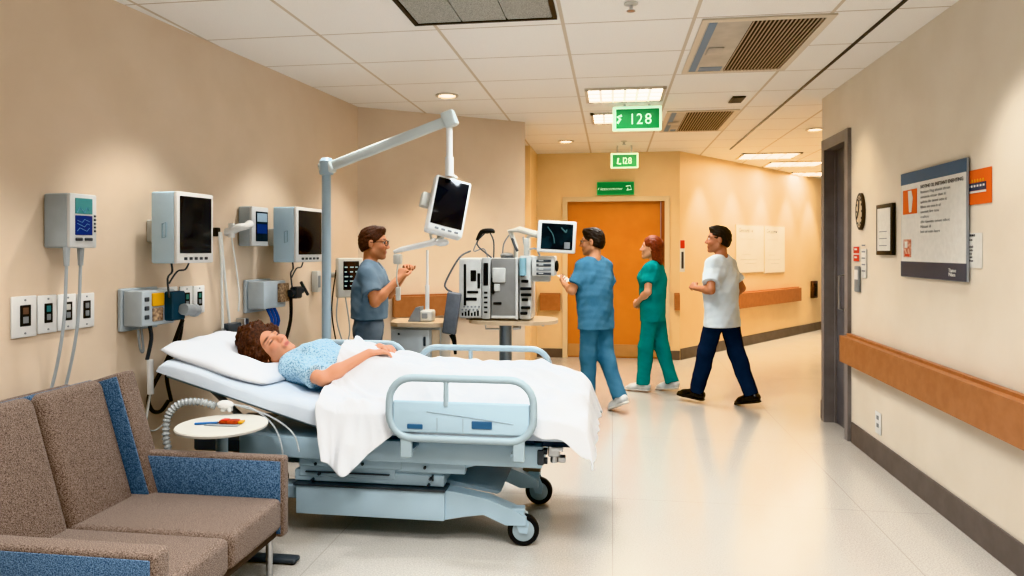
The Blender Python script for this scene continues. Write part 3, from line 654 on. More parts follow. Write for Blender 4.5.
# this one hangs near the corner, turned to the viewer: built on its own little plane
WM = Wall(tuple(on_y(338, 277, 6.0)[:2]), tuple(on_y(358, 277, 6.12)[:2]))
a, z1 = WM.at(339, 258); b, z0 = WM.at(360, 297); w = b-a; h = z1-z0
t = WM.thing('patient_monitor', 'white framed monitor with a lit readout close to the room corner behind the standing man', 'monitor', (a+b)/2, z0)
WM.mb().box((a-.02, -.03, z0), (b+.02, .05, z1), .015, 3, m=OFFW).build('housing', t)
WM.mb().box((a+.03, -.034, z0+.07), (b-.02, -.029, z1-.03), .004, 1, m=SCREEN).build('screen', t)
mb = WM.mb().use(mat('screen_text', (170, 190, 190), .5, emit=.3))
for k in range(5):
    for j in range(3): mb.box((a+.04+.05*j, -.036, z0+.1+.042*k), (a+.062+.05*j+.006*((j+k) % 3), -.0335, z0+.112+.042*k))
mb.build('screen_readout', t)
WM.mb().box((a+.1, -.034, z0+.02), (a+.15, -.029, z0+.045), .003, 1, m=DGREY).build('button', t)
q = WM.pt(a+.1, z0+.2, -.04); xw, _ = WL.at(345, 277, 0)
mb = MB().use(OFFW); sx = (q-WL.p0).dot(WL.e); pw = WL.pt(sx, q.z); mb.cyl(q, pw-WL.n*.004, .025, n=10); mb.build('wall_mount', t)
mb = WM.mb().use(CABLE_G); mb.tube([(a-.01, 0, z0+.02), (a-.02, 0, z0-.2), (a+.05, 0, z0-.42), (a+.1, 0, z0-.3), (a+.06, 0, z0)], .006, 6, fine=5); mb.tube([(a-.02, .02, z0+.25), (a-.06, .02, z0-.1), (a-.02, .02, z0-.4)], .006, 6, fine=5, m=CABLE_K); mb.build('cable', t)
a, b, z0, z1 = WL.span(317.5, 271, 321, 292, .06)
t = WL.thing('wall_switch', 'small grey switch box on the left wall beside the grey pole', 'switch', (a+b)/2, z0)
WL.mb().box((a, -.06, z0), (b, -.002, z1), .006, 2, m=OFFW).build('housing_mount', t); WL.mb().box((a+.05, -.064, z0+.04), (b-.05, -.0595, z1-.04), .002, 1, m=GREY).build('switch_plate', t)
# ------------------------------------------------------------------ hospital bed
ENAM = mat('bed_enamel', (176, 199, 213), .35, noise=3, rgb2=(170, 194, 208)); ENAM2 = mat('bed_enamel_dark', (160, 180, 193), .35, noise=4)
RAILM = mat('bed_rail_grey', (164, 182, 191), .35); TYRE = mat('tyre_rubber', (24, 26, 30), .6)
YN, YF = 3.6, 4.52            # near and far sides of the bed
XF, XK = -.2, -1.46           # foot end and the knee of the raised back
BED = thing('hospital_bed', 'pale blue hospital bed with a raised head end, folded side rails and black castors', 'bed', (-1.3, 4.05, 0))
MB().box((-1.73, YN+.06, .125), (-.89, YF-.06, .29), .006, 2, m=ENAM).build('base_box', BED)
MB().box((-1.74, YN+.05, .283), (-.885, YF-.05, .295), m=DGREY).build('base_seam', BED)
mb = MB().use(ENAM)
mb.box((-1.75, YN+.09, .298), (-.9, YF-.09, .36), .004, 1)
mb.prism([(-1.72, .36), (-.92, .36), (-.68, .435), (-1.72, .435)], 'y', YN+.1, YF-.1)
mb.box((-1.72, YN+.085, .325), (-1.17, YN+.12, .4), .004, 1); mb.box((-1.15, YN+.08, .375), (-.78, YN+.12, .435), .004, 1); mb.box((-1.72, YN+.075, .385), (-1.13, YN+.13, .435), .004, 1)
mb.build('lift_housing', BED)
mb = MB().use(DGREY)
for x, z in ((-1.62, .40), (-1.6, .345), (-1.64, .31), (-.98, .31), (-.97, .345), (-1.0, .405), (-1.35, .41)): mb.cyl((x, YN+.09, z), (x, YN+.066, z), .008, n=8)
mb.box((-1.68, YN+.07, .352), (-1.2, YN+.086, .357)); mb.box((-.965, YN+.085, .33), (-.955, YN+.1, .36)); mb.build('bolt', BED)
MB().box((-2.05, YN+.03, .44), (-.36, YF-.03, .555), .008, 2, m=ENAM).build('upper_frame', BED)
mb = MB().use(DGREY); mb.cyl((-.355, YN+.06, .525), (-.335, YN+.06, .525), .018, n=12); mb.cyl((-.355, YN+.06, .475), (-.335, YN+.06, .475), .018, n=12); mb.box((-.385, YN+.02, .46), (-.35, YN+.04, .54), .006, 1); mb.build('end_cap', BED)
mb = MB().use(NAVY); mb.box((-1.5, YN+.045, .562), (-.8, YN+.1, .592), .004, 1); mb.box((-.78, YN+.045, .562), (-.4, YN+.1, .592), .004, 1); mb.box((-1.5, YN+.1, .556), (-.25, YF-.04, .592)); mb.box((-.36, YN+.03, .556), (-.2, YN+.2, .592), .004, 1); mb.build('deck', BED)
mb = MB().use(ENAM2)
ang = math.radians(16); ux, uz = -math.cos(ang), math.sin(ang)
mb.prism([(XK, .56), (XK+ux*1.08, .588+uz*1.08), (XK+ux*1.08-.01, .56+uz*1.08), (XK, .56)], 'y', YN+.06, YF-.04); mb.build('back_deck', BED)
mb = MB().use(GREY); mb.cyl((-2.0, YN+.2, .5), (-2.35, YN+.2, .8), .018, n=10); mb.cyl((-2.0, YF-.2, .5), (-2.35, YF-.2, .8), .018, n=10); mb.box((-2.4, YN+.15, .42), (-2.02, YF-.15, .5), .01, 1, m=DGREY); mb.build('back_lift_arm', BED)
# foot end beams and castors
def beam(y0, y1):
    mb = MB().use(ENAM); mb.prism([(-.9, .125), (-.9, .285), (-.84, .28), (-.66, .25), (-.52, .2), (-.45, .16), (-.45, .12), (-.56, .115), (-.68, .165), (-.78, .15)], 'y', y0, y1); mb.build('leg_beam', BED, 20)
beam(YN+.08, YN+.17); beam(YF-.25, YF-.16)
MB().prism([(-.9, .29), (-.62, .25), (-.6, .262), (-.9, .315)], 'y', YN+.17, YF-.25, ENAM2).build('base_shelf', BED)
mb = MB().use(mat('bed_bronze', (128, 118, 106), .45)); mb.box((-.75, YF-.2, .36), (-.48, YF-.1, .385), .006, 1); mb.tube([(-.7, YF-.15, .37), (-.55, YF-.15, .34), (-.48, YF-.15, .33)], .016, 8, fine=3); mb.box((-.55, YF-.2, .2), (-.44, YF-.13, .22), .004, 1); mb.build('brake_pedal', BED)
def castor(x, y, turn):
    M = Matrix.Translation((x, y, 0)) @ Matrix.Rotation(turn, 4, 'Z'); rx = Matrix.Rotation(math.pi/2, 3, 'X')
    e = MB(M); e.lathe([(.06, -.016), (.078, -.018), (.084, -.01), (.084, .01), (.078, .018), (.06, .016)], (0, 0, .084), 32, rx, m=TYRE)
    w = e.build('castor', BED)
    mb = MB(M); mb.lathe([(.012, -.022), (.055, -.017), (.061, -.015), (.061, .015), (.055, .017), (.012, .022)], (0, 0, .084), 28, rx, m=RAILM)
    mb.cyl((0, -.028, .084), (0, .028, .084), .012, n=10, m=DGREY); mb.build('hub', w)
    mb = MB(M).use(ENAM)
    for sy in (-1, 1): mb.prism([(-.02, .075), (.02, .07), (.03, .12), (-.0, .19), (-.06, .195), (-.055, .16)], 'y', sy*.026-.004, sy*.026+.004)
    mb.box((-.065, -.03, .185), (.01, .03, .205), .004, 1); mb.build('fork', w)
castor(-.47, YN+.12, .12); castor(-.45, YF-.18, -.05); castor(-2.2, YN+.15, 3.0); castor(-2.2, YF-.15, 3.1)
mb = MB().use(ENAM2); mb.box((-2.3, YN+.1, .19), (-1.72, YN+.2, .27), .01, 1); mb.box((-2.3, YF-.2, .19), (-1.72, YF-.1, .27), .01, 1); mb.build('head_beam', BED)
mb = MB().use(CHROME); mb.box((-.33, YN+.04, .5), (-.27, YN+.12, .57), .006, 1); mb.cyl((-.3, YN+.06, .47), (-.3, YN+.06, .57), .02, n=10); mb.box((-.28, YN+.05, .47), (-.24, YN+.1, .5), .004, 1); mb.cyl((-.31, YN+.02, .55), (-.25, YN+.02, .55), .012, n=8); mb.build('foot_bracket', BED)
# side rails
def side_rail(x0, x1, z0, z1, y, panel, r=.02):
    rr = .12; P = []
    for cx, cz, a0 in ((x1-rr, z1-rr, 0), (x0+rr, z1-rr, 90), (x0+rr, z0+rr, 180), (x1-rr, z0+rr, 270)):
        for k in range(7):
            g = math.radians(a0+15*k); P.append((cx+rr*math.cos(g), y, cz+rr*math.sin(g)))
    o = MB().tube(P, r, 12, closed=True, m=RAILM).build('side_rail', BED, 60)
    mb = MB().use(RAILM); mx = x0+.4*(x1-x0); mb.cyl((mx, y, z0+.55*(z1-z0)), (mx, y, z1-.01), .014, n=10)
    for q in (.12, .9): mb.box((x0+q*(x1-x0)-.03, y-.012, z0-.1), (x0+q*(x1-x0)+.03, y+.016, z0+.01), .005, 1)
    mb.build('rail_post', o)
    if panel:
        MB().box((x0+.02, y-.008, z0+.03), (x1-.02, y+.012, z0+.62*(z1-z0)), .03, 3, m=mat('rail_panel', (178, 202, 216), .35)).build('rail_panel', o)
        mb = MB().use(mat('button_blue', (62, 104, 140), .4)); mb.box((x0+.58*(x1-x0), y-.013, z0+.06), (x0+.72*(x1-x0), y-.007, z0+.1), .004, 1); mb.box((x0+.13*(x1-x0), y-.013, z0+.05), (x0+.24*(x1-x0), y-.007, z0+.075), .004, 1); mb.build('rail_button', o)
        mb = MB().use(ENAM2); mb.tube([(x0+.2, y-.0085, z0+.14), (x0+.4, y-.0085, z0+.12), (x1-.1, y-.0085, z0+.09)], .003, 5, fine=4); mb.box((x0+.34*(x1-x0)-.002, y-.0095, z0+.04), (x0+.34*(x1-x0)+.002, y-.007, z0+.11)); mb.box((x0+.52*(x1-x0)-.002, y-.0095, z0+.04), (x0+.52*(x1-x0)+.002, y-.007, z0+.11)); mb.build('panel_seam', o)
    return o
side_rail(-1.14, -.39, .612, .922, YN-.105, True)
side_rail(-1.3, -.41, .63, .92, YF+.115, False)
side_rail(-2.1, -1.4, .65, .94, YF+.115, False)
mb = MB().use(ENAM2)
for x in (-1.05, -.48): mb.box((x-.03, YN-.1, .53), (x+.03, YN+.05, .55), .004, 1)
for x in (-1.2, -.5, -2.0, -1.5): mb.box((x-.03, YF-.05, .53), (x+.03, YF+.125, .57), .004, 1)
mb.build('rail_hinge', BED)
# mattress with fitted sheet (bends up at the knee)
def strip(path, thick, y0, y1, nv, name, m, parent=None, amp=.004, seed=0, edge=.05):
    """soft slab following a side profile, with rounded edges"""
    r = np.random.RandomState(seed); n = len(path); ring = []
    prof = []
    k = 5
    for i in range(k+1): a = math.pi/2*i/k; prof.append((y0+edge-edge*math.sin(math.pi/2-a)*1, thick-edge+edge*math.sin(a)))
    prof = [(y0, .0)]+[(y0+edge-edge*math.cos(math.pi/2*i/k), thick-edge+edge*math.sin(math.pi/2*i/k)) for i in range(k+1)]
    prof += [(y0+edge+(y1-y0-2*edge)*i/nv, thick) for i in range(1, nv)]
    prof += [(y1-edge+edge*math.sin(math.pi/2*i/k), thick-edge+edge*math.cos(math.pi/2*i/k)) for i in range(k+1)]+[(y1, .0)]
    ph = r.rand(6)*6.28
    vs = []
    for i, (x, z, nx, nz) in enumerate(path):
        ei = min(i, n-1-i); ef = (0, .45, .75, .92, 1)[min(4, ei)]*(1-.3*max(0, min(1, (XK-.02-x)/.4)))
        for (y, t) in prof:
            wv = amp*(math.sin(9*x+14*y+ph[0])+.7*math.sin(23*x-9*y+ph[1])+.5*math.sin(31*y+7*x+ph[2]))*min(1, t/thick)
            tt = t*ef+wv+ (1-ef)*.0
            vs.append((x+nx*tt, y, z+nz*tt))
    mb = MB().use(m); nv2 = len(prof); mb.grid(vs, n, nv2)
    mb.F.append(tuple(range(nv2))); mb.MI.append(0); mb.F.append(tuple((n-1)*nv2+j for j in range(nv2))[::-1]); mb.MI.append(0)
    for i in range(n-1): mb.F.append((i*nv2, i*nv2+nv2-1, (i+1)*nv2+nv2-1, (i+1)*nv2)); mb.MI.append(0)
    return mb.build(name, parent, 70)
def bedpath(xs):
    out = []
    for q in xs:      # q: distance from the knee, negative towards the head
        w = 1/(1+math.exp(q/.05)); 
        if q >= .15: x, z, a = XK+q, .595, 0
        elif q <= -.15: x, z, a = XK+ux*(-q), .595+uz*(-q), ang
        else:
            f = (.15-q)/.3; a = ang*f; x = XK+q*(1 if q > 0 else math.cos(ang)); z = .595+(0 if q > 0 else -q*uz)+.012*(1-abs(q)/.15)
        out.append((x, z, math.sin(a)*1, math.cos(a)))
    return out
qs = [1.255, 1.25, 1.24, 1.2, 1.15]+[1.1-.05*i for i in range(41)]
qs = qs+[-.95, -1.02, -1.08, -1.1, -1.105]
strip(bedpath(qs), .122, YN-.01, YF+.01, 14, 'mattress', mat('sheet_pale', (214, 225, 236), .85, noise=5, rgb2=(206, 218, 230), bump=.08, bscale=30, spec=.2), BED, .004, 3)
# ------------------------------------------------------------------ pillow
def pillow():
    t = None; n = 28; vs = []; L, Wd, H = .72, .88, .12
    c = Vector((XK+ux*.83+.083*math.sin(ang), 4.05, .595+uz*.83+.083*math.cos(ang)))
    U = Vector((ux, 0, uz)); N_ = Vector((math.sin(ang), 0, math.cos(ang)))
    mb = MB().use(LINEN); r = np.random.RandomState(5)
    for side in (1, -1):
        vs = []
        for i in range(n+1):
            for j in range(n+1):
                a = 2*i/n-1; b = 2*j/n-1
                e = max(0, (1-abs(a)**2.6)*(1-abs(b)**2.6))**.42
                px_ = a*(1-.05*(1-abs(b))**1*0-.04*b*b*0); 
                th = H*e*(.5 if side > 0 else .4)
                th += .01*e*(math.sin(6*a+5*b)+math.sin(11*b-4*a))*(1 if side > 0 else 0)
                if side > 0:   # dent under the head
                    th -= .07*math.exp(-((a*L/2+.1)**2+(b*Wd/2)**2)/.02)
                x = a*L/2*(1-.03*b*b-.07*a*a*b**4); y = b*Wd/2*(1-.03*a*a-.06*b*b*a**4)
                vs.append(c+U*x+Vector((0, 1, 0))*y+N_*(th*side+.022))
        o = len(mb.V); mb.grid(vs, n+1, n+1)
        if side > 0: mb.F[-n*n:] = [f[::-1] for f in mb.F[-n*n:]]
    bm = bmesh.new()
    o = mb.build('pillow', None, 80); bm.from_mesh(o.data); bmesh.ops.remove_doubles(bm, verts=bm.verts, dist=.0008); bmesh.ops.recalc_face_normals(bm, faces=bm.faces); bm.to_mesh(o.data); bm.free()
    tag(o, 'wide white pillow under the patient\'s head at the raised end of the bed', 'pillow')
pillow()
# ------------------------------------------------------------------ blanket
from mathutils import noise as MN
def sst(a, b, x): x = max(0, min(1, (x-a)/(b-a))); return x*x*(3-2*x)
def lerp_tab(x, T):
    if x <= T[0][0]: return T[0][1]
    for (a, b), (c, d) in zip(T, T[1:]):
        if x <= c: f = (x-a)/(c-a); return b+(d-b)*f
    return T[-1][1]
def body_bump(x, y):
    h = lerp_tab(x, ((-1.75, .275), (-1.58, .26), (-1.45, .225), (-1.32, .185), (-1.1, .15), (-.6, .135), (-.42, .15), (-.28, .11), (-.1, .08)))
    w = lerp_tab(x, ((-1.6, .245), (-1.35, .225), (-1.0, .34), (-.3, .36)))
    z = .748+h*math.exp(-((y-4.06)/w)**4)
    if x < -1.46: z = max(z, .752+(-1.46-x)*.287)
    return z
def ridge(x, y, s, q): return 1-2*abs(MN.noise(Vector((x*s, y*s, q))))
def blanket():
    nu, nv = 190, 150; vs = []
    Yn = YN-.035; Yf = YF+.03; Xf = XF+.05
    for i in range(nu):
        u = i/(nu-1)
        for j in range(nv):
            v = j/(nv-1)
            xs = -1.62+.11*v+.025*math.sin(5*v+1)
            X = xs+(Xf+.17-xs)*u
            Ln = lerp_tab(X, ((-1.66, .26), (-1.5, .29), (-1.38, .31), (-1.3, .27), (-1.17, .12), (-1.1, .07), (-.5, .07), (-.3, .1), (-.1, .14)))+.012*math.sin(31*X)
            Lf = .06; tot = Lf+(Yf-Yn)+Ln; q = v*tot; side = 0
            if q < Lf: y = Yf; dn = Lf-q; side = 1
            elif q > Lf+(Yf-Yn): y = Yn; dn = q-Lf-(Yf-Yn); side = -1
            else: y = Yf-(q-Lf); dn = 0
            x = X; df = max(0, X-Xf)
            if df: x = Xf
            z = body_bump(x, y)
            ey = min(abs(y-Yn), abs(y-Yf)); z -= .025*math.exp(-ey/.03) if dn == 0 else .025
            ex = Xf-x; z -= .05*math.exp(-ex/.09)
            d = max(dn, df)+.25*min(dn, df)
            z = z-d
            fold = MN.noise(Vector((X*9, dn*1.5, 3)))+.6*ridge(X, dn*.2, 13, 7)
            if dn > 0:
                k = 1 if X < -1.15 else .2
                y += side*(.014+min(dn, .3)*(.10*k+.02+.2*fold*k)); x += .03*MN.noise(Vector((X*6, dn*6, 9)))*k
            if df > 0:
                f2 = MN.noise(Vector((y*9, df, 5)))+.5*ridge(y, 0, 11, 2)
                x += .02+min(df, .25)*(.22+.22*f2)
                if dn > 0: x -= .01
            if d == 0:
                r = math.hypot(x+1.45, (y-4.0)); a_ = math.atan2(y-3.95, x+1.7)
                wr = .024*MN.noise(Vector((x*7, y*7, 1)))+.02*ridge(x*.8+y*.5, y*.6, 8, 4)
                wr += .055*(ridge(a_*1.6, r*.35, 3.2, 6)-.3)*math.exp(-((x+1.2)/.42)**2)
                wr += .035*(ridge(y*1.2, x*.4, 6, 11)-.3)*sst(-.7, -.25, x)
                z += wr*.9*min(1, ey/.05+.25)
            z += .016*math.exp(-(u/.02)**2)
            vs.append((x, y, z))
    o = MB().use(BLANK).grid(vs, nu, nv).build('blanket', None, 180)
    so = o.modifiers.new('thick', 'SOLIDIFY'); so.thickness = .01; so.offset = 0
    sb = o.modifiers.new('sub', 'SUBSURF'); sb.levels = 0; sb.render_levels = 1
    tag(o, 'white blanket over the patient\'s legs, hanging over the near side and foot of the bed', 'blanket')
blanket()
# ------------------------------------------------------------------ sofa
SOFA = thing('sofa', 'brown tweed sofa with blue sides and chrome legs in the near left corner', 'sofa', (-2.05, 2.6, 0))
def cush(name, lo, hi, m, bev, R=None):
    o = MB().box(lo, hi, bev, 4, R=R, m=m).build(name, SOFA, 60); return o
yA0, yA1, yB0, yB1 = 2.06, 2.15, 3.115, 3.18
ym = 2.66
SBF = -1.535
for y0, y1 in ((ym+.004, yB0-.003), (yA1+.003, ym-.004)):
    cush('seat_cushion', (-2.33, y0, .265), (SBF, y1, .415), TWEED, .03)
tl = Matrix.Rotation(math.radians(-17), 3, 'Y')
for y0, y1 in ((ym+.006, 3.055), (yA1, ym-.006)):
    c = Vector((-2.4, (y0+y1)/2, .652)); h = Vector((.075, (y1-y0)/2, .31))
    cush('back_cushion', c-h, c+h, TWEED, .045, tl)
    MB().box(c-h+Vector((.02, .004, .01)), c+h-Vector((.045, -.002, .0)), .02, 2, R=tl, m=BLUETW).build('cushion_side', SOFA, 60)
# wing at the far end: tweed outside, blue face
c = Vector((-2.37, 3.125, .65)); h = Vector((.115, .062, .32)); MB().box(c-h, c+h, .02, 3, R=tl, m=TWEED).build('wing', SOFA, 60)
c = Vector((-2.37, 3.061, .65)); h = Vector((.105, .006, .305)); MB().box(c-h, c+h, .004, 2, R=tl, m=BLUETW).build('wing_side', SOFA, 60)
def arm(y0, y1, blue_y, x1):
    a = MB().box((-2.4, y0, .22), (x1, y1, .6), .018, 3, m=TWEED).build('armrest', SOFA, 60)
    MB().box((-2.38, blue_y-.004, .24), (x1-.014, blue_y+.004, .582), .003, 1, m=BLUETW).build('arm_panel', a, 60)
arm(yB0, yB1, yB0, -1.535); arm(yA0, yA1, yA0, -1.455)
MB().box((-2.42, yA1, .225), (SBF-.03, yB0, .268), .01, 2, m=mat('sofa_base', (70, 60, 54), .8, noise=200)).build('seat_frame', SOFA)
MB().box((-2.68, yA0+.04, .35), (-2.6, yB1-.01, .915), .02, 2, R=tl, m=TWEED).build('back_panel', SOFA, 60)
for x in (-1.62, -2.36):
    for y in (yA0+.08, yB0+.03): MB().cyl((x, min(y, yB1-.03), .0), (x, min(y, yB1-.03), .23), .016, n=14, m=CHROME).build('leg', SOFA)
# ------------------------------------------------------------------ side table
TY = 3.36
p = on_y(222, 424, TY); tx, tz = p.x, p.z
TABLE = thing('side_table', 'small round white side table behind the sofa arm', 'table', (tx, TY, 0))
MB().lathe([(.01, tz-.025), (.2, tz-.025), (.222, tz-.018), (.226, tz-.006), (.222, tz), (.01, tz)], (tx, TY, 0), 48, m=OFFW).build('table_top', TABLE)
mb = MB().use(GREYB); mb.cyl((tx, TY, .03), (tx, TY, tz-.024), .03, n=20); mb.lathe([(.03, tz-.06), (.1, tz-.035), (.1, tz-.025)], (tx, TY, 0), 24, m=GREYB); mb.build('post', TABLE)
mb = MB().use(DGREY); mb.box((tx-.06, TY-.05, .004), (tx+.42, TY+.02, .03), .012, 3); mb.box((tx-.05, TY-.2, .004), (tx+.03, TY+.17, .03), .01, 2); mb.build('base_foot', TABLE)
# little things on the table
def on_table(dx, dy): return Vector((tx+dx, TY+dy, tz+.001))
q = on_table(.03, .01)
t = thing('wrapped_sweet', 'small orange and red packet lying on the round side table', 'packet', q, .15)
mb = MB(Matrix.Translation(q) @ Matrix.Rotation(.15, 4, 'Z')); mb.box((-.045, -.02, 0), (.055, .025, .02), .008, 2, m=mat('packet_orange', (196, 84, 40), .4, noise=60, rgb2=(120, 40, 30))); mb.build('packet_body', t)
mb = MB(Matrix.Translation(q) @ Matrix.Rotation(.15, 4, 'Z')); mb.prism([(.055, -.015), (.075, -.022), (.075, .028), (.055, .02)], 'z', .004, .012, YEL); mb.box((-.03, -.018, .0195), (.0, .022, .0215), m=REDC); mb.build('packet_end', t)
q = on_table(-.07, -.02)
t = thing('pen', 'blue pen lying beside the orange packet on the round side table', 'pen', q, .5)
Mx = Matrix.Translation(q) @ Matrix.Rotation(.35, 4, 'Z')
MB(Mx).tube([(-.06, 0, .006), (.05, 0, .006)], .006, 10, m=mat('pen_blue', (46, 110, 170), .4)).build('barrel', t); MB(Mx).tube([(.05, 0, .006), (.07, 0, .006)], [.006, .001], 10, m=DGREY).build('tip', t)
q = on_table(.02, -.03)
t = thing('paper_slip', 'grey folded paper slip under the orange packet on the side table', 'paper', q)
MB().box(q+Vector((-.09, -.02, 0)), q+Vector((.09, .012, .0035)), .001, 1, m=GREY).build('slip_sheet', t)
# ribbed hose and clip behind the table
xw = -2.6
t = thing('breathing_hose', 'translucent ribbed hose looping down beside the head of the bed', 'hose', (-2.3, 3.55, 0))
pts = [Vector(p) for p in ((-2.14, 3.55, .73), (-2.22, 3.525, .755), (-2.31, 3.5, .75), (-2.37, 3.48, .69), (-2.38, 3.47, .58), (-2.355, 3.465, .45), (-2.365, 3.465, .2), (-2.36, 3.48, .03))]
sp = smooth_path(pts, 14); rr = [.018+.005*math.sin(i*2.2) for i in range(len(sp))]
MB().tube(sp, rr, 10, m=mat('hose_clear', (210, 216, 218), .25, noise=50, rgb2=(176, 184, 188), alpha=.7)).build('hose_tube', t, 80)
mb = MB().use(WHITE); mb.ball((-2.09, 3.56, .735), (.05, .028, .026), 14); mb.box((-2.11, 3.545, .70), (-2.085, 3.575, .735), .004, 1); mb.box((-2.07, 3.545, .70), (-2.05, 3.575, .735), .004, 1); mb.build('hose_connector', t)
mb = MB().use(mat('tube_clear', (200, 208, 212), .2, alpha=.7))
mb.tube([(-2.06, 3.57, .735), (-1.94, 3.578, .715), (-1.82, 3.575, .63), (-1.76, 3.555, .52), (-1.75, 3.555, .38)], .005, 6, fine=6); mb.tube([(-2.06, 3.57, .74), (-1.85, 3.58, .68), (-1.7, 3.555, .6), (-1.66, 3.555, .5)], .005, 6, fine=6); mb.build('thin_tube', t)
# ------------------------------------------------------------------ swing arm with monitor
PY_ = 5.05
a = on_y(326.5, 168, PY_); e = on_y(452, 119, PY_)
POLE = thing('ceiling_arm_stand', 'tall grey pole with a slanting white swing arm holding a tilted black-screened monitor', 'monitor stand', (a.x, PY_, 0))
mb = MB().use(GREYB); mb.cyl((a.x, PY_, .02), (a.x, PY_, a.z), .034, n=20); mb.lathe([(.2, 0), (.2, .03), (.06, .06), (.04, .12)], (a.x, PY_, 0), 28); mb.lathe([(.05, a.z-.05), (.055, a.z-.03), (.055, a.z+.05), (.035, a.z+.075)], (a.x, PY_, 0), 24); mb.build('pole', POLE)
mb = MB().use(mat('arm_white', (206, 216, 218), .35))
d = e-a; L = d.length; R = Matrix(((d.x/L, 0, -d.z/L), (0, 1, 0), (d.z/L, 0, d.x/L)))
mb.box((a+e)/2-Vector((L/2, .03, .035)), (a+e)/2+Vector((L/2, .03, .035)), .012, 3, R=R)
mb.box(e+Vector((-.07, -.045, -.06)), e+Vector((.035, .045, .06)), .02, 3, R=R); mb.box(a+Vector((-.05, -.045, -.05)), a+Vector((.06, .045, .05)), .02, 3, R=R); mb.build('upper_arm', POLE)
mc = on_y(449, 206, PY_)
mb = MB().use(WHITE); ex = e.x-.02; mb.cyl((ex, PY_, mc.z+.22), (ex, PY_, e.z-.04), .024, n=14); mb.cyl((ex, PY_, mc.z+.22), (ex, PY_, mc.z+.36), .032, n=14); mb.build('drop_tube', POLE)
# tilted monitor: screen turned to the right of the viewer, leaning
MR = Matrix.Translation(mc) @ Matrix.Rotation(math.radians(30), 4, 'Z') @ Matrix.Rotation(math.radians(-12), 4, 'X') @ Matrix.Rotation(math.radians(14), 4, 'Y')
m_ = MB(MR).box((-.14, -.02, -.225), (.14, .075, .215), .02, 3, m=WHITE).build('monitor', POLE)
MB(MR).box((-.12, -.024, -.165), (.12, -.018, .195), .006, 2, m=SCREEN).build('screen', m_)
mb = MB(MR).use(GREY)
for k in range(4): mb.box((-.08+.05*k, -.024, -.2), (-.05+.05*k, -.018, -.185), .003, 1)
mb.build('button', m_)
mb = MB(MR).use(OFFW); mb.box((-.1, .07, -.08), (.08, .15, .1), .015, 2); mb.box((-.2, .05, -.03), (-.12, .12, .08), .012, 2); mb.tube([(0, .1, .1), (0, .1, .2), (.02, .05, .26)], .02, 8, fine=3); mb.build('rear_bracket', m_)
g0 = on_y(436, 241, PY_); g1 = on_y(394, 252, PY_-.02)
mb = MB().use(WHITE); mb.tube([g1, g1+Vector((.06, 0, .02)), g0-Vector((.04, 0, .015)), g0], [.014, .02, .024, .028], 10); mb.ball(g0+Vector((.04, 0, -.01)), (.06, .03, .03), 12); mb.build('lower_arm', POLE)
mb = MB().use(OFFW); mb.tube([mc+Vector((-.08, .06, -.12)), mc+Vector((-.14, .05, -.2)), g0+Vector((-.05, .02, .06)), g0+Vector((-.02, 0, .0)), g0+Vector((.06, 0, .03))], .01, 8, fine=6)
mb.tube([mc+Vector((-.05, .08, -.1)), mc+Vector((-.1, .07, -.24)), g0+Vector((.02, .02, .02))], .012, 8, fine=6); mb.build('cable', POLE)
mb = MB().use(OFFW); mb.box(g1+Vector((-.0, -.03, -.09)), g1+Vector((.06, .03, -.015)), .012, 2); mb.tube([g1+Vector((.03, 0, -.09)), g1+Vector((.02, 0, -.2)), g1+Vector((.035, 0, -.26))], .006, 6, fine=4); mb.box(g1+Vector((.015, -.015, -.36)), g1+Vector((.05, .015, -.26)), .008, 2); mb.build('hand_control', POLE)
# ------------------------------------------------------------------ cabinet with its small device
CY = 6.15
ca = on_y(388, 324, CY-.25); cb = on_y(443, 324, CY-.25); cz = 1.0
CABT = thing('bedside_cabinet', 'pale grey cabinet with a beige rounded worktop against the angled wall', 'cabinet', ((ca.x+cb.x)/2, CY, 0))
x0, x1 = ca.x, cb.x; zt = on_y(415, 322, CY-.2).z
tp = [(x0-.02, CY-.05), (x0+.02, CY-.24), (x0+.1, CY-.3), (x1-.1, CY-.3), (x1-.02, CY-.26), (x1+.02, CY-.2), (x1+.02, CY+.2), (x0-.02, CY+.12)]
MB().prism(tp, 'z', zt-.035, zt, LAMIN).build('worktop', CABT)
MB().box((x0+.02, CY-.24, .06), (x1-.02, CY+.12, zt-.036), .008, 2, m=mat('cabinet_grey', (196, 200, 200), .4, noise=4)).build('carcass', CABT)
MB().box((x0+.03, CY-.22, 0), (x1-.03, CY+.1, .06), m=DGREY).build('plinth', CABT)
dr_ = MB().box((x0+.03, CY-.258, .08), (x1-.12, CY-.241, zt-.06), .006, 2, m=mat('cabinet_door', (190, 198, 202), .4, noise=4)).build('door', CABT)
mb = MB().use(DGREY); mb.box((x1-.17, CY-.268, zt-.2), (x1-.15, CY-.257, zt-.12), .003, 1); mb.build('door_handle', dr_); MB().cyl((x0+.1, CY-.262, zt-.1), (x0+.1, CY-.257, zt-.1), .01, n=8, m=DGREY).build('door_lock', dr_)
MB().box((x1-.1, CY-.256, .08), (x1-.03, CY-.241, zt-.06), .006, 2, m=LAMIN).build('side_panel', CABT)
p = on_y(424, 318, CY-.12); p.z = zt+.001
t = thing('infusion_pump', 'small white device with a grey side standing on the beige cabinet top', 'device', p)
MB().box(p+Vector((-.02, -.07, 0)), p+Vector((.09, .07, .1)), .018, 3, m=OFFW).build('housing', t)
MB().box(p+Vector((-.0, -.073, .03)), p+Vector((.05, -.068, .075)), .003, 1, m=GREY).build('display', t)
MB().prism([(p.x-.13, zt+.002), (p.x-.02, zt+.002), (p.x-.02, zt+.13), (p.x-.06, zt+.125), (p.x-.1, zt+.06)], 'y', p.y-.06, p.y+.06, GREY).build('pump_head', t)
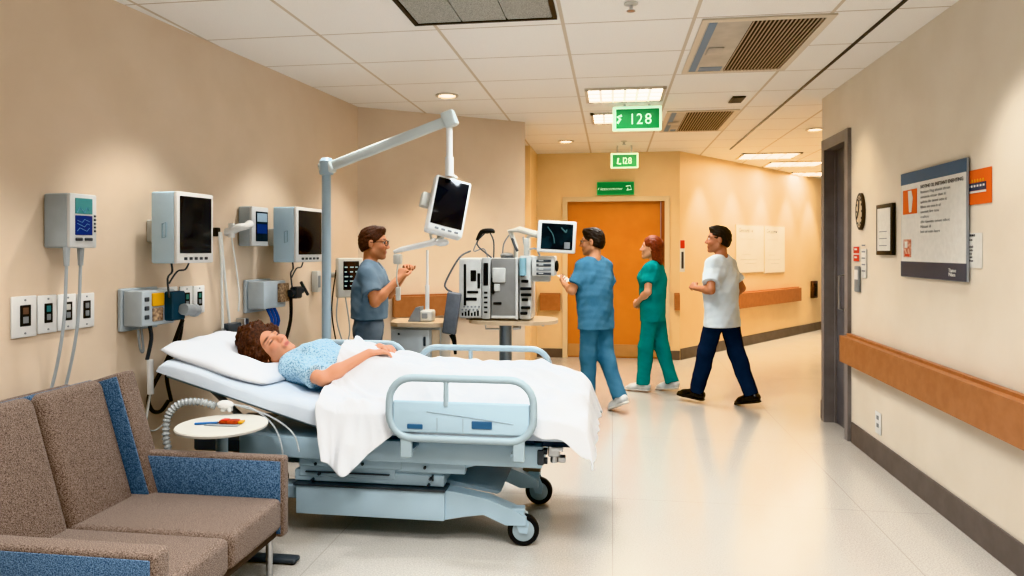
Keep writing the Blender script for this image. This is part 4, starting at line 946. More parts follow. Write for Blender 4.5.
top = on_y(428, 250, p.y); mb = MB().use(WHITE); mb.cyl((p.x+.03, p.y, zt+.1), (p.x+.03, p.y, top.z), .012, n=10); mb.cyl((p.x+.03, p.y, zt+.1), (p.x+.03, p.y, zt+.32), .019, n=10); mb.build('pole', t)
# ------------------------------------------------------------------ equipment table and machine
EY = 6.1
pa = on_y(470, 318, EY); pb = on_y(558, 318, EY); ez = pa.z; ex0, ex1 = pa.x, pb.x
ET = thing('pedestal_table', 'beige pedestal table carrying the stack of medical electronics', 'table', ((ex0+ex1)/2-.05, EY, 0))
tp = []
for k in range(40):
    g = 2*math.pi*k/40; tp.append(((ex0+ex1)/2+(ex1-ex0)/2*abs(math.cos(g))**.8*(1 if math.cos(g) > 0 else -1), EY+.3*abs(math.sin(g))**.8*(1 if math.sin(g) > 0 else -1)))
MB().prism(tp, 'z', ez-.03, ez, LAMIN).build('table_top', ET)
pcx = on_y(505.5, 340, EY).x
mb = MB().use(mat('pedestal_steel', (140, 150, 158), .35, .6)); mb.cyl((pcx, EY, .03), (pcx, EY, ez-.031), .055, n=24); mb.build('pedestal', ET)
MB().lathe([(.26, 0), (.26, .02), (.08, .045), (.06, .07)], (pcx, EY, 0), 32, m=GREY).build('base', ET)
mb = MB().use(CHROME); mb.tube([(pcx-.14, EY-.2, ez-.032), (pcx-.14, EY-.2, ez-.07), (pcx-.02, EY-.2, ez-.07)], .008, 8); mb.cyl((pcx+.1, EY-.2, ez-.06), (pcx+.16, EY-.22, ez-.05), .018, n=8); mb.cyl((pcx+.12, EY-.2, ez-.06), (pcx+.12, EY-.2, ez-.03), .01, n=8); mb.cyl((ex1-.12, EY-.12, ez-.05), (ex1-.12, EY-.12, ez-.03), .012, n=8); mb.build('clamp', ET)
# machine
MG = mat('machine_grey', (196, 198, 196), .4, noise=6, rgb2=(184, 187, 186)); MG2 = mat('machine_grey_dark', (150, 150, 148), .4, noise=5); MG3 = mat('machine_light', (216, 218, 216), .4, noise=8)
ml = on_y(459, 258, EY-.2); mr = on_y(528, 318, EY-.2); zT = ml.z; zB = ez+.012
X0, X1 = ml.x, mr.x; Wm = X1-X0; Hm = zT-zB; y0 = EY-.2; y1 = EY+.2
MC = thing('anaesthesia_machine', 'boxy grey stack of medical electronics with cables on the pedestal table', 'medical machine', ((X0+X1)/2, EY, ez))
MB().box((X0, y0+.03, zB), (X0+.86*Wm, y1, zT), .01, 2, m=MG).build('chassis', MC)
mb = MB().use(BLACK)
for x in (X0+.05, X0+.8*Wm): mb.box((x, y0+.06, ez+.001), (x+.05, y1-.04, zB+.002), .003, 1)
mb.build('rubber_foot', MC)
l = MB().box((X0+.0, y0, zB+.01), (X0+.33*Wm, y0+.035, zT-.005), .008, 2, m=MG3).build('left_module', MC)
mb = MB().use(BLACK); mb.box((X0+.07*Wm, y0-.006, zB+.22*Hm), (X0+.105*Wm, y0+.002, zB+.9*Hm), .004, 1); mb.box((X0+.17*Wm, y0-.006, zB+.62*Hm), (X0+.25*Wm, y0+.002, zB+.8*Hm), .004, 1); mb.box((X0+.12*Wm, y0-.006, zB+.42*Hm), (X0+.28*Wm, y0+.002, zB+.46*Hm), .003, 1); mb.box((X0+.1*Wm, y0-.006, zB+.3*Hm), (X0+.26*Wm, y0+.002, zB+.35*Hm), .003, 1); mb.box((X0+.27*Wm, y0-.006, zB+.5*Hm), (X0+.31*Wm, y0+.002, zB+.75*Hm), .004, 1)
for k in range(6): mb.box((X0+(.04+.045*k)*Wm, y0-.005, zB+.05*Hm), (X0+(.065+.045*k)*Wm, y0+.002, zB+(.1+.02*(k % 3))*Hm), .002, 1)
mb.build('slot', l)
mb = MB().use(GREY)
for k in range(10): mb.cyl((X0+(.05+.027*k)*Wm, y0-.008, zB+(.15+.05*(k % 2))*Hm), (X0+(.05+.027*k)*Wm, y0+.002, zB+(.15+.05*(k % 2))*Hm), .008, n=8)
mb.build('knob', l)
l = MB().box((X0+.34*Wm, y0-.012, zB), (X0+.46*Wm, y0+.04, zT+.004), .008, 2, m=MG).build('middle_module', MC)
mb = MB().use(BLACK); mb.box((X0+.36*Wm, y0-.018, zB+.55*Hm), (X0+.43*Wm, y0-.01, zB+.92*Hm), .005, 1)
for k in range(5): mb.box((X0+.37*Wm, y0-.017, zB+(.1+.08*k)*Hm), (X0+.42*Wm, y0-.01, zB+(.13+.08*k)*Hm), .002, 1)
mb.build('slot', l)
l = MB().box((X0+.47*Wm, y0+.0, zB), (X0+.86*Wm, y0+.05, zT-.002), .008, 2, m=MG2).build('centre_bay', MC)
mb = MB().use(MG3); mb.box((X0+.49*Wm, y0-.02, zB+.6*Hm), (X0+.68*Wm, y0+.005, zB+.84*Hm), .01, 2); mb.box((X0+.5*Wm, y0-.012, zB+.46*Hm), (X0+.6*Wm, y0+.005, zB+.58*Hm), .006, 1); mb.box((X0+.47*Wm, y0-.008, zB+.02*Hm), (X0+.86*Wm, y0+.002, zB+.06*Hm), .003, 1); mb.box((X0+.82*Wm, y0-.01, zB), (X0+.86*Wm, y0+.002, zT), .004, 1); mb.build('bracket', l)
mb = MB().use(BLACK); mb.box((X0+.475*Wm, y0-.014, zB+.42*Hm), (X0+.52*Wm, y0+.004, zB+.68*Hm), .005, 1); mb.box((X0+.5*Wm, y0-.006, zB+.24*Hm), (X0+.62*Wm, y0+.003, zB+.28*Hm), .003, 1); mb.build('slot', l)
l = MB().box((X0+.87*Wm, y0+.02, zB), (X0+1.04*Wm, y1-.05, zT+.02), .01, 2, m=MG3).build('right_module', MC)
mb = MB().use(BLACK)
for z_, w_, xo in ((.08, .1, .0), (.17, .13, .03), (.3, .09, .06), (.38, .15, .02), (.48, .16, -.01), (.6, .1, .04), (.7, .06, .0)): mb.box((X0+(.89+xo*.3)*Wm, y0-.004, zB+z_*Hm), (X0+(.89+xo*.3+w_)*Wm, y0+.024, zB+(z_+.045)*Hm), .004, 1)
mb.build('slot', l)
mb = MB().use(mat('vial_blue', (150, 190, 204), .2)); mb.cyl((X0+.93*Wm, y0-.02, zB+.72*Hm), (X0+.93*Wm, y0-.02, zB+1.0*Hm), .03, n=14); mb.build('vial', l)
ks = on_y(532, 256, EY-.2); ke = on_y(555, 276, EY-.2)
l = MB().box((ks.x, y0-.03, ke.z), (ke.x, y0+.2, ks.z), .01, 2, m=MG3).build('key_module', MC)
mb = MB()
for k in range(4):
    zz = ks.z-.03-.036*k; mb.box((ks.x+.04, y0-.036, zz-.022), (ke.x-.03, y0-.028, zz), .003, 1, m=DGREY if k != 2 else GREY)
    mb.box((ks.x+.06, y0-.038, zz-.012), (ks.x+.1, y0-.035, zz-.004), m=MG3)
mb.ball((ke.x+.015, y0, (ks.z+ke.z)/2), (.018, .03, .05), 10, m=BLACK); mb.build('keypad', l)
MB().box((X0+.86*Wm, y0+.04, ke.z-.001-.05), (ke.x-.05, y0+.18, ke.z+.002), .006, 1, m=MG).build('support_shelf', MC)
# monitor on bent arm
sl = on_y(537.5, 221, EY-.25); sr = on_y(576, 253, EY-.25)
MRm = Matrix.Translation(((sl.x+sr.x)/2, EY-.25, (sl.z+sr.z)/2)) @ Matrix.Rotation(.12, 4, 'Z') @ Matrix.Rotation(math.radians(3), 4, 'Y'); hw = (sr.x-sl.x)/2; hh = (sl.z-sr.z)/2
m_ = MB(MRm).box((-hw, -.02, -hh), (hw, .07, hh), .014, 3, m=WHITE).build('monitor', MC)
MB(MRm).box((-hw*.8, -.024, -hh*.78), (hw*.82, -.018, hh*.82), .005, 1, m=mat('scan_screen', (28, 46, 54), .2, noise=9, rgb2=(12, 18, 24), emit=.0)).build('screen', m_)
mb = MB(MRm); mb.box((hw*.4, -.026, -hh*.7), (hw*.7, -.023, -hh*.3), .003, 1, m=GREY); mb.tube([(-hw*.5, -.0245, hh*.6), (-hw*.2, -.0245, hh*.1), (-hw*.1, -.0245, -hh*.4)], .005, 6, fine=4, m=mat('scan_trace', (90, 120, 124), .4)); mb.tube([(hw*.2, -.0245, hh*.6), (hw*.45, -.0245, hh*.3), (hw*.5, -.0245, hh*.5)], .006, 6, fine=4); mb.build('scan_trace', m_)
mb = MB().use(OFFW); q0 = on_y(503, 231, EY); q1 = on_y(537, 236, EY-.15)
mb.tube([(X0+.78*Wm, EY, zT-.005), (X0+.78*Wm, EY, zT+.1), (X0+.7*Wm, EY-.02, q0.z), (X0+.85*Wm, EY-.06, q0.z+.01), q1+Vector((.05, -.05, 0))], [.02, .02, .025, .028, .03], 10); mb.box((X0+.93*Wm, y0+.03, zT+.02), (X0+1.01*Wm, y0+.16, zT+.17), .012, 2); mb.tube([(X0+.97*Wm, EY-.1, zT+.17), (X0+1.02*Wm, EY-.12, q1.z+.01), q1+Vector((.06, -.07, -.01))], .018, 8); mb.build('monitor_arm', MC)
mb = MB(); kn = on_y(487, 231, EY)
mb.tube([(kn.x-.09, EY, kn.z-.08), (kn.x-.05, EY, kn.z-.01), kn, (kn.x+.05, EY, kn.z), (kn.x+.06, EY, kn.z-.02)], [.012, .02, .024, .02, .01], 8, fine=3, m=BLACK)
mb.tube([(kn.x-.02, EY, kn.z-.02), (kn.x-.09, EY, zT+.12), (X0+.42*Wm, EY, zT)], .006, 6, fine=5, m=DGREY); mb.tube([(kn.x+.03, EY, kn.z-.02), (kn.x+.06, EY, zT+.14), (kn.x+.06, EY, zT)], .006, 6, fine=5)
mb.tube([(kn.x-.1, EY, kn.z-.08), (X0+.22*Wm, EY, zT+.17), (X0+.15*Wm, EY, zT+.06), (X0+.3*Wm, EY, zT+.08), (X0+.36*Wm, EY, zT)], .005, 6, fine=5, m=GREY)
mb.tube([(X0+.68*Wm, EY, zT+.2), (X0+.6*Wm, EY, zT+.12), (X0+.58*Wm, EY, zT)], .006, 6, fine=5, m=GREY); mb.tube([(X0+.7*Wm, EY, zT+.22), (X0+.78*Wm, EY-.05, zT+.1), (X0+.82*Wm, EY-.05, zT+.06)], .012, 8, fine=4, m=DGREY)
mb.tube([(X0+.9*Wm, EY-.05, zT+.18), (X0+.96*Wm, EY-.14, zT+.08), (X0+1.1*Wm, EY-.14, zT+.08), (X0+1.15*Wm, EY-.1, zT+.02)], .008, 6, fine=5, m=GREY)
mb.ball((X0+.66*Wm, EY-.05, zT+.022), (.06, .05, .025), 12, m=MG2); mb.box((X0+.58*Wm, EY-.1, zT), (X0+.76*Wm, EY, zT+.012), .004, 1, m=DGREY)
hb = on_y(452, 312, EY-.25)
mb.tube([(X0+.1*Wm, EY, zT+.06), (X0-.02, EY-.1, zT-.0), (hb.x-.06, EY-.22, zT-.2), (hb.x-.05, EY-.25, hb.z+.2), (hb.x, EY-.25, hb.z+.17)], .008, 8, fine=6, m=DGREY)
mb.build('cable', MC)
hg = MB(Matrix.Translation(hb) @ Matrix.Rotation(.14, 4, 'Y')).box((-.06, -.03, -.19), (.06, .03, .17), .015, 3, m=mat('handset_grey', (112, 118, 126), .5, noise=20)).build('hanging_handset', MC)
MB().tube([hb+Vector((-.0, 0, -.19)), hb+Vector((.02, 0, -.25)), hb+Vector((.03, 0, -.36))], [.03, .02, .012], 8, fine=3, m=BLACK).build('handset_plug', hg)
mb = MB().use(GREY); mb.tube([hb+Vector((.05, .03, .1)), (X0+.005, y0+.05, hb.z+.1)], .012, 8); mb.build('hook', hg)
# ------------------------------------------------------------------ people: smooth solids meshed by surface nets
f32 = np.float32
class Sdf:
    def __init__(s, lo, hi, res):
        s.res = res; s.lo = np.array(lo, float); s.n = (np.ceil((np.array(hi)-s.lo)/res)).astype(int)+1
        s.ax = [(s.lo[i]+res*np.arange(s.n[i])).astype(f32) for i in range(3)]; s.D = np.full(s.n, 1.0, f32)
    def put(s, fn, lo, hi, k=.02, op='u'):
        lo = np.array(lo)-k-2.5*s.res; hi = np.array(hi)+k+2.5*s.res
        a = np.clip(np.floor((lo-s.lo)/s.res).astype(int), 0, s.n); b = np.clip(np.ceil((hi-s.lo)/s.res).astype(int)+1, 0, s.n)
        if (b <= a).any(): return
        X = s.ax[0][a[0]:b[0]][:, None, None]; Y = s.ax[1][a[1]:b[1]][None, :, None]; Z = s.ax[2][a[2]:b[2]][None, None, :]
        d = fn(X, Y, Z).astype(f32); sl = tuple(slice(a[i], b[i]) for i in range(3)); D = s.D[sl]
        k = max(k, 1e-5)
        if op == 'u': h = np.maximum(k-np.abs(D-d), 0)/k; s.D[sl] = np.minimum(D, d)-h*h*k*.25
        else: h = np.maximum(k-np.abs(D+d), 0)/k; s.D[sl] = np.maximum(D, -d)+h*h*k*.25
    def cap(s, a, b, ra, rb, k=.02, wide=None, end=False, start=False, op='u'):
        a = np.array(a, float); b = np.array(b, float); r = max(ra, rb)*(wide[1] if wide else 1); ba = b-a
        if wide:
            u = np.array(wide[0], float); u /= np.linalg.norm(u); g = 1/wide[1]-1; ba2 = ba+u*ba.dot(u)*g
        else: ba2 = ba
        L2 = max(ba2.dot(ba2), 1e-9); Lr = max(np.linalg.norm(ba), 1e-6); dn = ba/Lr
        def fn(X, Y, Z):
            x, y, z = X-a[0], Y-a[1], Z-a[2]
            if wide:
                q = (x*u[0]+y*u[1]+z*u[2])*g; x2, y2, z2 = x+q*u[0], y+q*u[1], z+q*u[2]
            else: x2, y2, z2 = x, y, z
            h = np.clip((x2*ba2[0]+y2*ba2[1]+z2*ba2[2])/L2, 0, 1)
            d = np.sqrt((x2-h*ba2[0])**2+(y2-h*ba2[1])**2+(z2-h*ba2[2])**2)-(ra+(rb-ra)*h)
            if end or start:
                t = x*dn[0]+y*dn[1]+z*dn[2]
                if end: d = np.maximum(d, t-Lr)
                if start: d = np.maximum(d, -t)
            return d
        s.put(fn, np.minimum(a, b)-r, np.maximum(a, b)+r, k, op)
    def ell(s, c, r, R=None, k=.02, op='u'):
        c = np.array(c, float); r = np.array(r, float); R = np.eye(3) if R is None else np.array(R); m = r.max()
        def fn(X, Y, Z):
            x, y, z = X-c[0], Y-c[1], Z-c[2]
            p = [x*R[0, i]+y*R[1, i]+z*R[2, i] for i in range(3)]
            k0 = np.sqrt(sum((p[i]/r[i])**2 for i in range(3))); k1 = np.sqrt(sum((p[i]/r[i]**2)**2 for i in range(3)))
            return k0*(k0-1)/np.maximum(k1, 1e-6)
        s.put(fn, c-m, c+m, k, op)
    def cut(s, p, n, k=.004):
        """remove everything on the side n points to"""
        p = np.array(p, float); n = np.array(n, float); n /= np.linalg.norm(n)
        X, Y, Z = s.ax[0][:, None, None], s.ax[1][None, :, None], s.ax[2][None, None, :]
        d = ((X-p[0])*n[0]+(Y-p[1])*n[1]+(Z-p[2])*n[2]).astype(f32); D = s.D
        h = np.maximum(k-np.abs(D-d), 0)/k; s.D = np.maximum(D, d)+h*h*k*.25
    def ripple(s, amp, fr, seed, aniso=(1, 1, .4)):
        r = np.random.RandomState(seed); X, Y, Z = s.ax[0][:, None, None], s.ax[1][None, :, None], s.ax[2][None, None, :]
        w = 0
        for i in range(6):
            v = r.randn(3)*np.array(aniso); v = v/np.linalg.norm(v)*fr*(.6+r.rand()); w = w+np.sin(X*v[0]+Y*v[1]+Z*v[2]+r.rand()*6.28)
        s.D = (s.D+amp*w/2.4).astype(f32)
    def mesh(s):
        D = s.D; ins = D < 0; nx, ny, nz = D.shape
        cnt = np.zeros((nx-1, ny-1, nz-1), np.int8); cor = [(i, j, k) for i in (0, 1) for j in (0, 1) for k in (0, 1)]
        for i, j, k in cor: cnt += ins[i:nx-1+i, j:ny-1+j, k:nz-1+k]
        I = np.argwhere((cnt > 0) & (cnt < 8)); idx = np.full(cnt.shape, -1, np.int32); idx[tuple(I.T)] = np.arange(len(I))
        val = np.stack([D[I[:, 0]+c[0], I[:, 1]+c[1], I[:, 2]+c[2]] for c in cor], 1); P = np.zeros((len(I), 3)); W = np.zeros(len(I)); ca = np.array(cor, float)
        for a in range(8):
            for b in range(a+1, 8):
                if np.abs(ca[a]-ca[b]).sum() != 1: continue
                m = (val[:, a] < 0) != (val[:, b] < 0); t = np.where(m, val[:, a]/np.where(m, val[:, a]-val[:, b], 1), 0)
                P += np.where(m[:, None], ca[a]+t[:, None]*(ca[b]-ca[a]), 0); W += m
        V = s.lo+(I+P/W[:, None])*s.res; Q = []
        for ax in range(3):
            A = [slice(0, n) for n in D.shape]; B = list(A); A[ax] = slice(0, D.shape[ax]-1); B[ax] = slice(1, D.shape[ax])
            E = np.argwhere(ins[tuple(A)] != ins[tuple(B)]); o1, o2 = [(1, 2), (2, 0), (0, 1)][ax]
            E = E[(E[:, o1] > 0) & (E[:, o2] > 0) & (E[:, o1] < D.shape[o1]-1) & (E[:, o2] < D.shape[o2]-1)]
            s0 = ins[tuple(E.T)]; c = []
            for d1, d2 in ((0, 0), (-1, 0), (-1, -1), (0, -1)):
                F = E.copy(); F[:, o1] += d1; F[:, o2] += d2; c.append(idx[tuple(F.T)])
            q = np.stack(c, 1); q[~s0] = q[~s0][:, ::-1]; Q.append(q)
        Q = np.concatenate(Q); Q = Q[(Q >= 0).all(1)]
        return V, Q
def relax(V, Q, it=2, f=.5):
    n = len(V)
    for _ in range(it):
        A = np.zeros_like(V); c = np.zeros(n)
        for k in range(4):
            for d in (1, 3): np.add.at(A, Q[:, k], V[Q[:, (k+d) % 4]]); np.add.at(c, Q[:, k], 1)
        V = V*(1-f)+f*A/np.maximum(c, 1)[:, None]
    return V
def sdf_obj(name, s, m, parent=None, it=2, paint=None):
    V, Q = s.mesh(); V = relax(V, Q, it)
    me = bpy.data.meshes.new(name); me.vertices.add(len(V)); me.vertices.foreach_set('co', V.astype(f32).ravel())
    me.loops.add(len(Q)*4); me.loops.foreach_set('vertex_index', Q.astype(np.int32).ravel()); me.polygons.add(len(Q))
    me.polygons.foreach_set('loop_start', np.arange(0, len(Q)*4, 4, dtype=np.int32)); me.update(calc_edges=True); me.validate()
    me.polygons.foreach_set('use_smooth', np.ones(len(Q), bool)); me.materials.append(m)
    if paint:
        col = paint(V); at = me.color_attributes.new('Col', 'FLOAT_COLOR', 'POINT'); at.data.foreach_set('color', np.concatenate([col, np.ones((len(V), 1))], 1).astype(f32).ravel())
    o = bpy.data.objects.new(name, me); C.objects.link(o)
    if parent: o.parent = parent
    return o
SKIN = bpy.data.materials.new('skin'); SKIN.use_nodes = True
_b = SKIN.node_tree.nodes['Principled BSDF']; _a = SKIN.node_tree.nodes.new('ShaderNodeAttribute'); _a.attribute_name = 'Col'
SKIN.node_tree.links.new(_a.outputs['Color'], _b.inputs['Base Color']); _b.inputs['Roughness'].default_value = .5; _b.inputs['Subsurface Weight'].default_value = .12; _b.inputs['Subsurface Radius'].default_value = (.02, .008, .005)
EYEW = mat('eye_white', (226, 222, 216), .2); IRIS = mat('iris_dark', (44, 30, 22), .2)
HAIRD = mat('hair_dark', (38, 28, 24), .55, noise=90, rgb2=(22, 16, 14), bump=.6, bscale=160)
HAIRB = mat('hair_brown', (92, 56, 38), .55, noise=80, rgb2=(50, 28, 20), bump=.7, bscale=120)
HAIRR = mat('hair_auburn', (136, 62, 34), .5, noise=70, rgb2=(92, 38, 22), bump=.5, bscale=140)
HAIRG = mat('hair_short_brown', (84, 50, 34), .6, noise=90, rgb2=(52, 30, 22), bump=.6, bscale=160)
def scrub(name, a, b_): return mat(name, a, .85, noise=6, rgb2=b_, bump=.15, bscale=60, spec=.15)
def nrm(v): v = np.array(v, float); return v/np.linalg.norm(v)
def hand(s, w, d, pn, side, curl=.5, sc=1.0, thumb=.6):
    """w wrist, d finger direction, pn palm normal (fingers curl that way), side: direction of the thumb"""
    w = np.array(w, float); d = nrm(d); pn = nrm(np.array(pn)-d*np.dot(pn, d)); sd = nrm(np.cross(d, pn)); sd = sd if np.dot(sd, side) > 0 else -sd
    for i in range(4):
        off = (1.5-i)*.0195*sc; kn = w+d*(.088-.006*abs(i-1.2))*sc+sd*off
        s.cap(w+d*.012*sc+sd*off*.55, kn, .0135*sc, .0115*sc, .012)
        L = (.072, .082, .077, .06)[i]*sc; p = kn; ang = curl*.35
        for j, fr in enumerate((.44, .31, .25)):
            ang += curl*(.55, .7, .5)[j]; q = p+(d*math.cos(ang)+pn*math.sin(ang)+sd*(1.5-i)*.04)*L*fr
            s.cap(p, q, (.0095-.001*j)*sc, (.0088-.001*j)*sc, .004); p = q
    p = w+d*.03*sc+sd*.024*sc; q = p+(d*.6+sd*.62+pn*.35)*.042*sc; r_ = q+(d*.85+sd*(.45-thumb*.5)+pn*(.2+thumb*.5))*.032*sc; e = r_+(d*.9+sd*(.15-thumb*.5)+pn*thumb*.6)*.026*sc
    s.cap(w+d*.02*sc+sd*.012*sc, q, .0155*sc, .012*sc, .012); s.cap(q, r_, .0115*sc, .0105*sc, .005); s.cap(r_, e, .0105*sc, .008*sc, .004)
def head_prims(s, hc, Rh, f=1.0, female=False):
    T = lambda v: hc+Rh@(np.array(v, float)*f)
    E = lambda c, r, k=.02, op='u': s.ell(T(c), np.array(r)*f, Rh, k, op)
    K = lambda a, b, ra, rb, k=.015, op='u': s.cap(T(a), T(b), ra*f, rb*f, k, None, op=op)
    E((-.012, 0, .032), (.096, .076, .084)); E((.03, 0, -.03), (.062, .06, .082), .03)
    j = .05 if female else .056
    for y in (1, -1):
        K((.0, y*j, -.055), (.06, y*.018, -.098), .02, .018, .025); K((.078, y*.012, .026), (.066, y*.046, .024), .013, .012, .015)
        E((.066, y*.036, -.026), (.022, .022, .02), .02)
    E((.072, 0, -.098), (.02, .022, .018), .02)
    for y in (1, -1): E((.095, y*.033, .006), (.017, .02, .012), .012, 's')
    for y in (1, -1): E((.0755, y*.032, .005), (.0135, .0145, .0125), .004)
    K((.086, 0, .012), (.107, 0, -.026), .0085, .0125, .012); E((.1, .012, -.032), (.011, .009, .008), .008); E((.1, -.012, -.032), (.011, .009, .008), .008)
    K((.086, -.018, -.061), (.086, .018, -.061), .0085, .0085, .01); K((.083, -.015, -.073), (.083, .015, -.073), .0085, .0085, .01)
    K((.101, -.016, -.067), (.101, .016, -.067), .0028, .0028, .004, 's')
    for y in (1, -1):
        E((-.008, y*.077, -.006), (.018, .009, .031), .008); E((-.003, y*.088, -.004), (.009, .007, .018), .006, 's')
def person(name, label, loc, rot, S=1.0, res=.0065, skin=(196, 148, 118), legs=((0, 0), (0, 0)), foot=(0, 0), arms=None, head_yaw=0, head_pitch=0, lean=0, female=False, stubble=0,
           hair=('short', None), top=None, trousers=None, shoes=None, hand_par=None, blush=False, brow=(60, 40, 30), glasses=False, shut=False, drop=True, headoff=(0, 0, 0), stance=.0, hc_scale=1.1):
    P = np.array([0, 0, .95]); Wst = np.array([lean*.25, 0, 1.1]); Cht = np.array([lean*.7, 0, 1.27]); N = np.array([lean-.012, 0, 1.455])
    shw = .155 if female else .178
    sh = {s_: np.array([lean-.01, s_*shw, 1.375]) for s_ in (1, -1)}
    hc = np.array([lean+.022, 0, 1.615])+np.array(headoff)
    Rh = np.array(Matrix.Rotation(head_yaw, 3, 'Z') @ Matrix.Rotation(-head_pitch, 3, 'Y'))
    leg = {}
    for i, s_ in enumerate((1, -1)):
        fl, kb = [math.radians(v) for v in legs[i]]; hip = np.array([0, s_*.088, .92]); tw = s_*stance
        kn = hip+np.array([math.sin(fl), tw, -math.cos(fl)])*.43; an = kn+np.array([math.sin(fl-kb), tw*.5, -math.cos(fl-kb)])*.42
        fp = math.radians(foot[i]); fd = np.array([math.cos(fp), s_*.12, math.sin(fp)]); fd /= np.linalg.norm(fd); up = np.array([-math.sin(fp), 0, math.cos(fp)])
        heel = an-fd*.045-up*.06; ball = an+fd*.13-up*.065; toe = an+fd*.185-up*.066
        leg[s_] = (hip, kn, an, heel, ball, toe, fd, up)
    zmin = min(min(l[3][2], l[4][2], l[5][2])-.024 for l in leg.values()) if drop else 0
    arms = arms or {}
    ar = {}
    for s_ in (1, -1):
        el, wr = arms.get(s_, ((0, s_*.24, 1.12), (.04, s_*.24, .87))); ar[s_] = (np.array(el, float), np.array(wr, float))
    allp = [P, hc+.14, hc-.14]+[q for l in leg.values() for q in l[:6]]+[q for a in ar.values() for q in a]
    hp = hand_par or {}
    for s_ in (1, -1):
        if s_ in hp: allp.append(ar[s_][1]+nrm(hp[s_][0])*.2)
    lo = np.min(allp, 0)-.2; hi = np.max(allp, 0)+.2; lo[1] = min(lo[1], -.3); hi[1] = max(hi[1], .3); hi[2] = hc[2]+.17
    YX = (0, 1, 0)
    b = Sdf(lo, hi, res)
    def torso(s, g=0., k=.04):
        s.cap(P, Wst, .112+g, .1+g, k, (YX, 1.42)); s.cap(Wst, Cht, .1+g, .118+g, k, (YX, 1.36)); s.cap(Cht, (lean-.01, 0, 1.36), .116+g, .075+g, k, (YX, 1.62))
        for y in (1, -1): s.cap(N+np.array([0, y*.03, -.02]), sh[y], .046+g, .05+g, k)
        if female:
            for y in (1, -1): s.ell(Cht+np.array([.085, y*.07, .0]), (.055+g, .06+g, .06+g), None, .03)
    torso(b)
    b.cap(N+np.array([.0, 0, -.05]), hc+Rh@np.array([-.03, 0, -.05]), .058 if not female else .048, .054 if not female else .046, .03)
    for s_ in (1, -1):
        hip, kn, an, heel, ball, toe, fd, up = leg[s_]
        b.cap(hip, kn, .088, .055, .04); b.cap(kn, an, .054, .036, .02); b.ell(kn+(an-kn)*.3+np.array([-.018, 0, 0]), (.045, .045, .1), None, .03)
        b.cap(heel+up*.02, ball+up*.01, .03, .028, .02)
        el, wr = ar[s_]; b.cap(sh[s_], el, .047, .04, .035); b.cap(el, wr, .041, .027, .015); b.ell(el+(wr-el)*.28, (.04, .04, .04), None, .03)
        if s_ in hp: h = hp[s_]; hand(b, wr, h[0], h[1], h[2], h[3], h[4] if len(h) > 4 else 1.0)
        else: hand(b, wr, wr-el, (0, -s_, 0), (1, 0, 0), .5)
    head_prims(b, hc, Rh, hc_scale, female)
    sk = np.array(lin(skin)); 
    def paint(V):
        col = np.tile(sk, (len(V), 1)); L = (V-hc)@Rh/hc_scale
        def blob(c, r, rgb, a=1.0, sym=False):
            for sy in ((1, -1) if sym else (1,)):
                d = np.sqrt((((L-np.array(c)*np.array([1, sy, 1]))/np.array(r))**2).sum(1)); w = np.clip(1.6-d*1.1, 0, 1)[:, None]*a; col[:] = col*(1-w)+np.array(lin(rgb))*w
        if stubble: blob((.06, 0, -.075), (.05, .07, .045), tuple(int(v*.55) for v in skin), stubble)
        blob((.07, .042, -.025), (.03, .02, .018), (206, 120, 100), .3, True); blob((.1, 0, -.028), (.02, .02, .015), (204, 122, 104), .25)
        blob((.09, 0, -.067), (.024, .022, .012), (150, 70, 66) if female else (160, 92, 82), .85)
        blob((.08, .034, .032), (.026, .023, .006), brow, .9, True); blob((.08, .033, .0165), (.02, .02, .0045), tuple(int(v*.5) for v in skin), .6, True)
        
        if shut: blob((.085, .032, .002), (.02, .017, .0045), (44, 28, 24), .9, True)
        else: blob((.085, .032, .006), (.02, .014, .006), (232, 226, 220), .8, True); blob((.088, .032, .006), (.02, .006, .007), (40, 28, 22), 1, True)
        return col
    o = sdf_obj(name, b, SKIN, None, 2, paint); tag(o, label, 'person')
    # eyes
    for y in ((1, -1) if not shut else ()):
        e = MB().use(EYEW); c = hc+Rh@(np.array((.079, y*.032, .006))*hc_scale); e.ball(c, .0115*hc_scale, 14); c2 = hc+Rh@(np.array((.0885, y*.032, .006))*hc_scale); e.ball(c2, .0042*hc_scale, 10, m=IRIS); e.build('eye', o, 80)
    # hair
    kind, hm = hair
    hs = Sdf(hc-.24, hc+.24, res*.9); T = lambda v: hc+Rh@(np.array(v, float)*hc_scale)
    if kind == 'short':
        hs.ell(T((-.017, 0, .042)), np.array((.1, .081, .089))*hc_scale, Rh, .01); hs.ell(T((.035, 0, .1)), np.array((.05, .055, .03))*hc_scale, Rh, .02); hs.ell(T((-.045, 0, .0)), np.array((.072, .078, .085))*hc_scale, Rh, .02)
        hs.ripple(.003, 160, 4, (1, 1, 1)); d = hc_scale
        hs.cut(T((.078, 0, .07)), Rh@np.array((.95, 0, -.62))); hs.cut(T((-.0, 0, -.03)), Rh@np.array((.42, 0, -.9)))
        for y in (1, -1): hs.cut(T((.02, y*.0, .0)), Rh@np.array((0, 0, -1)) if False else Rh@np.array((.0, y*1, -60)) if False else Rh@np.array((0.0, 0.0, -1.0))) if False else None
    elif kind == 'curly':
        hs.ell(T((-.03, 0, .055)), np.array((.12, .105, .118))*hc_scale, Rh, .02); hs.ell(T((.025, 0, .12)), np.array((.07, .085, .05))*hc_scale, Rh, .03)
        r = np.random.RandomState(8)
        for i in range(90):
            v = r.randn(3); v /= np.linalg.norm(v); q = np.array((-.03, 0, .06))+v*np.array((.122, .108, .124)); hs.ell(T(q), np.array((.022, .022, .022))*(.7+.7*r.rand()), None, .012)
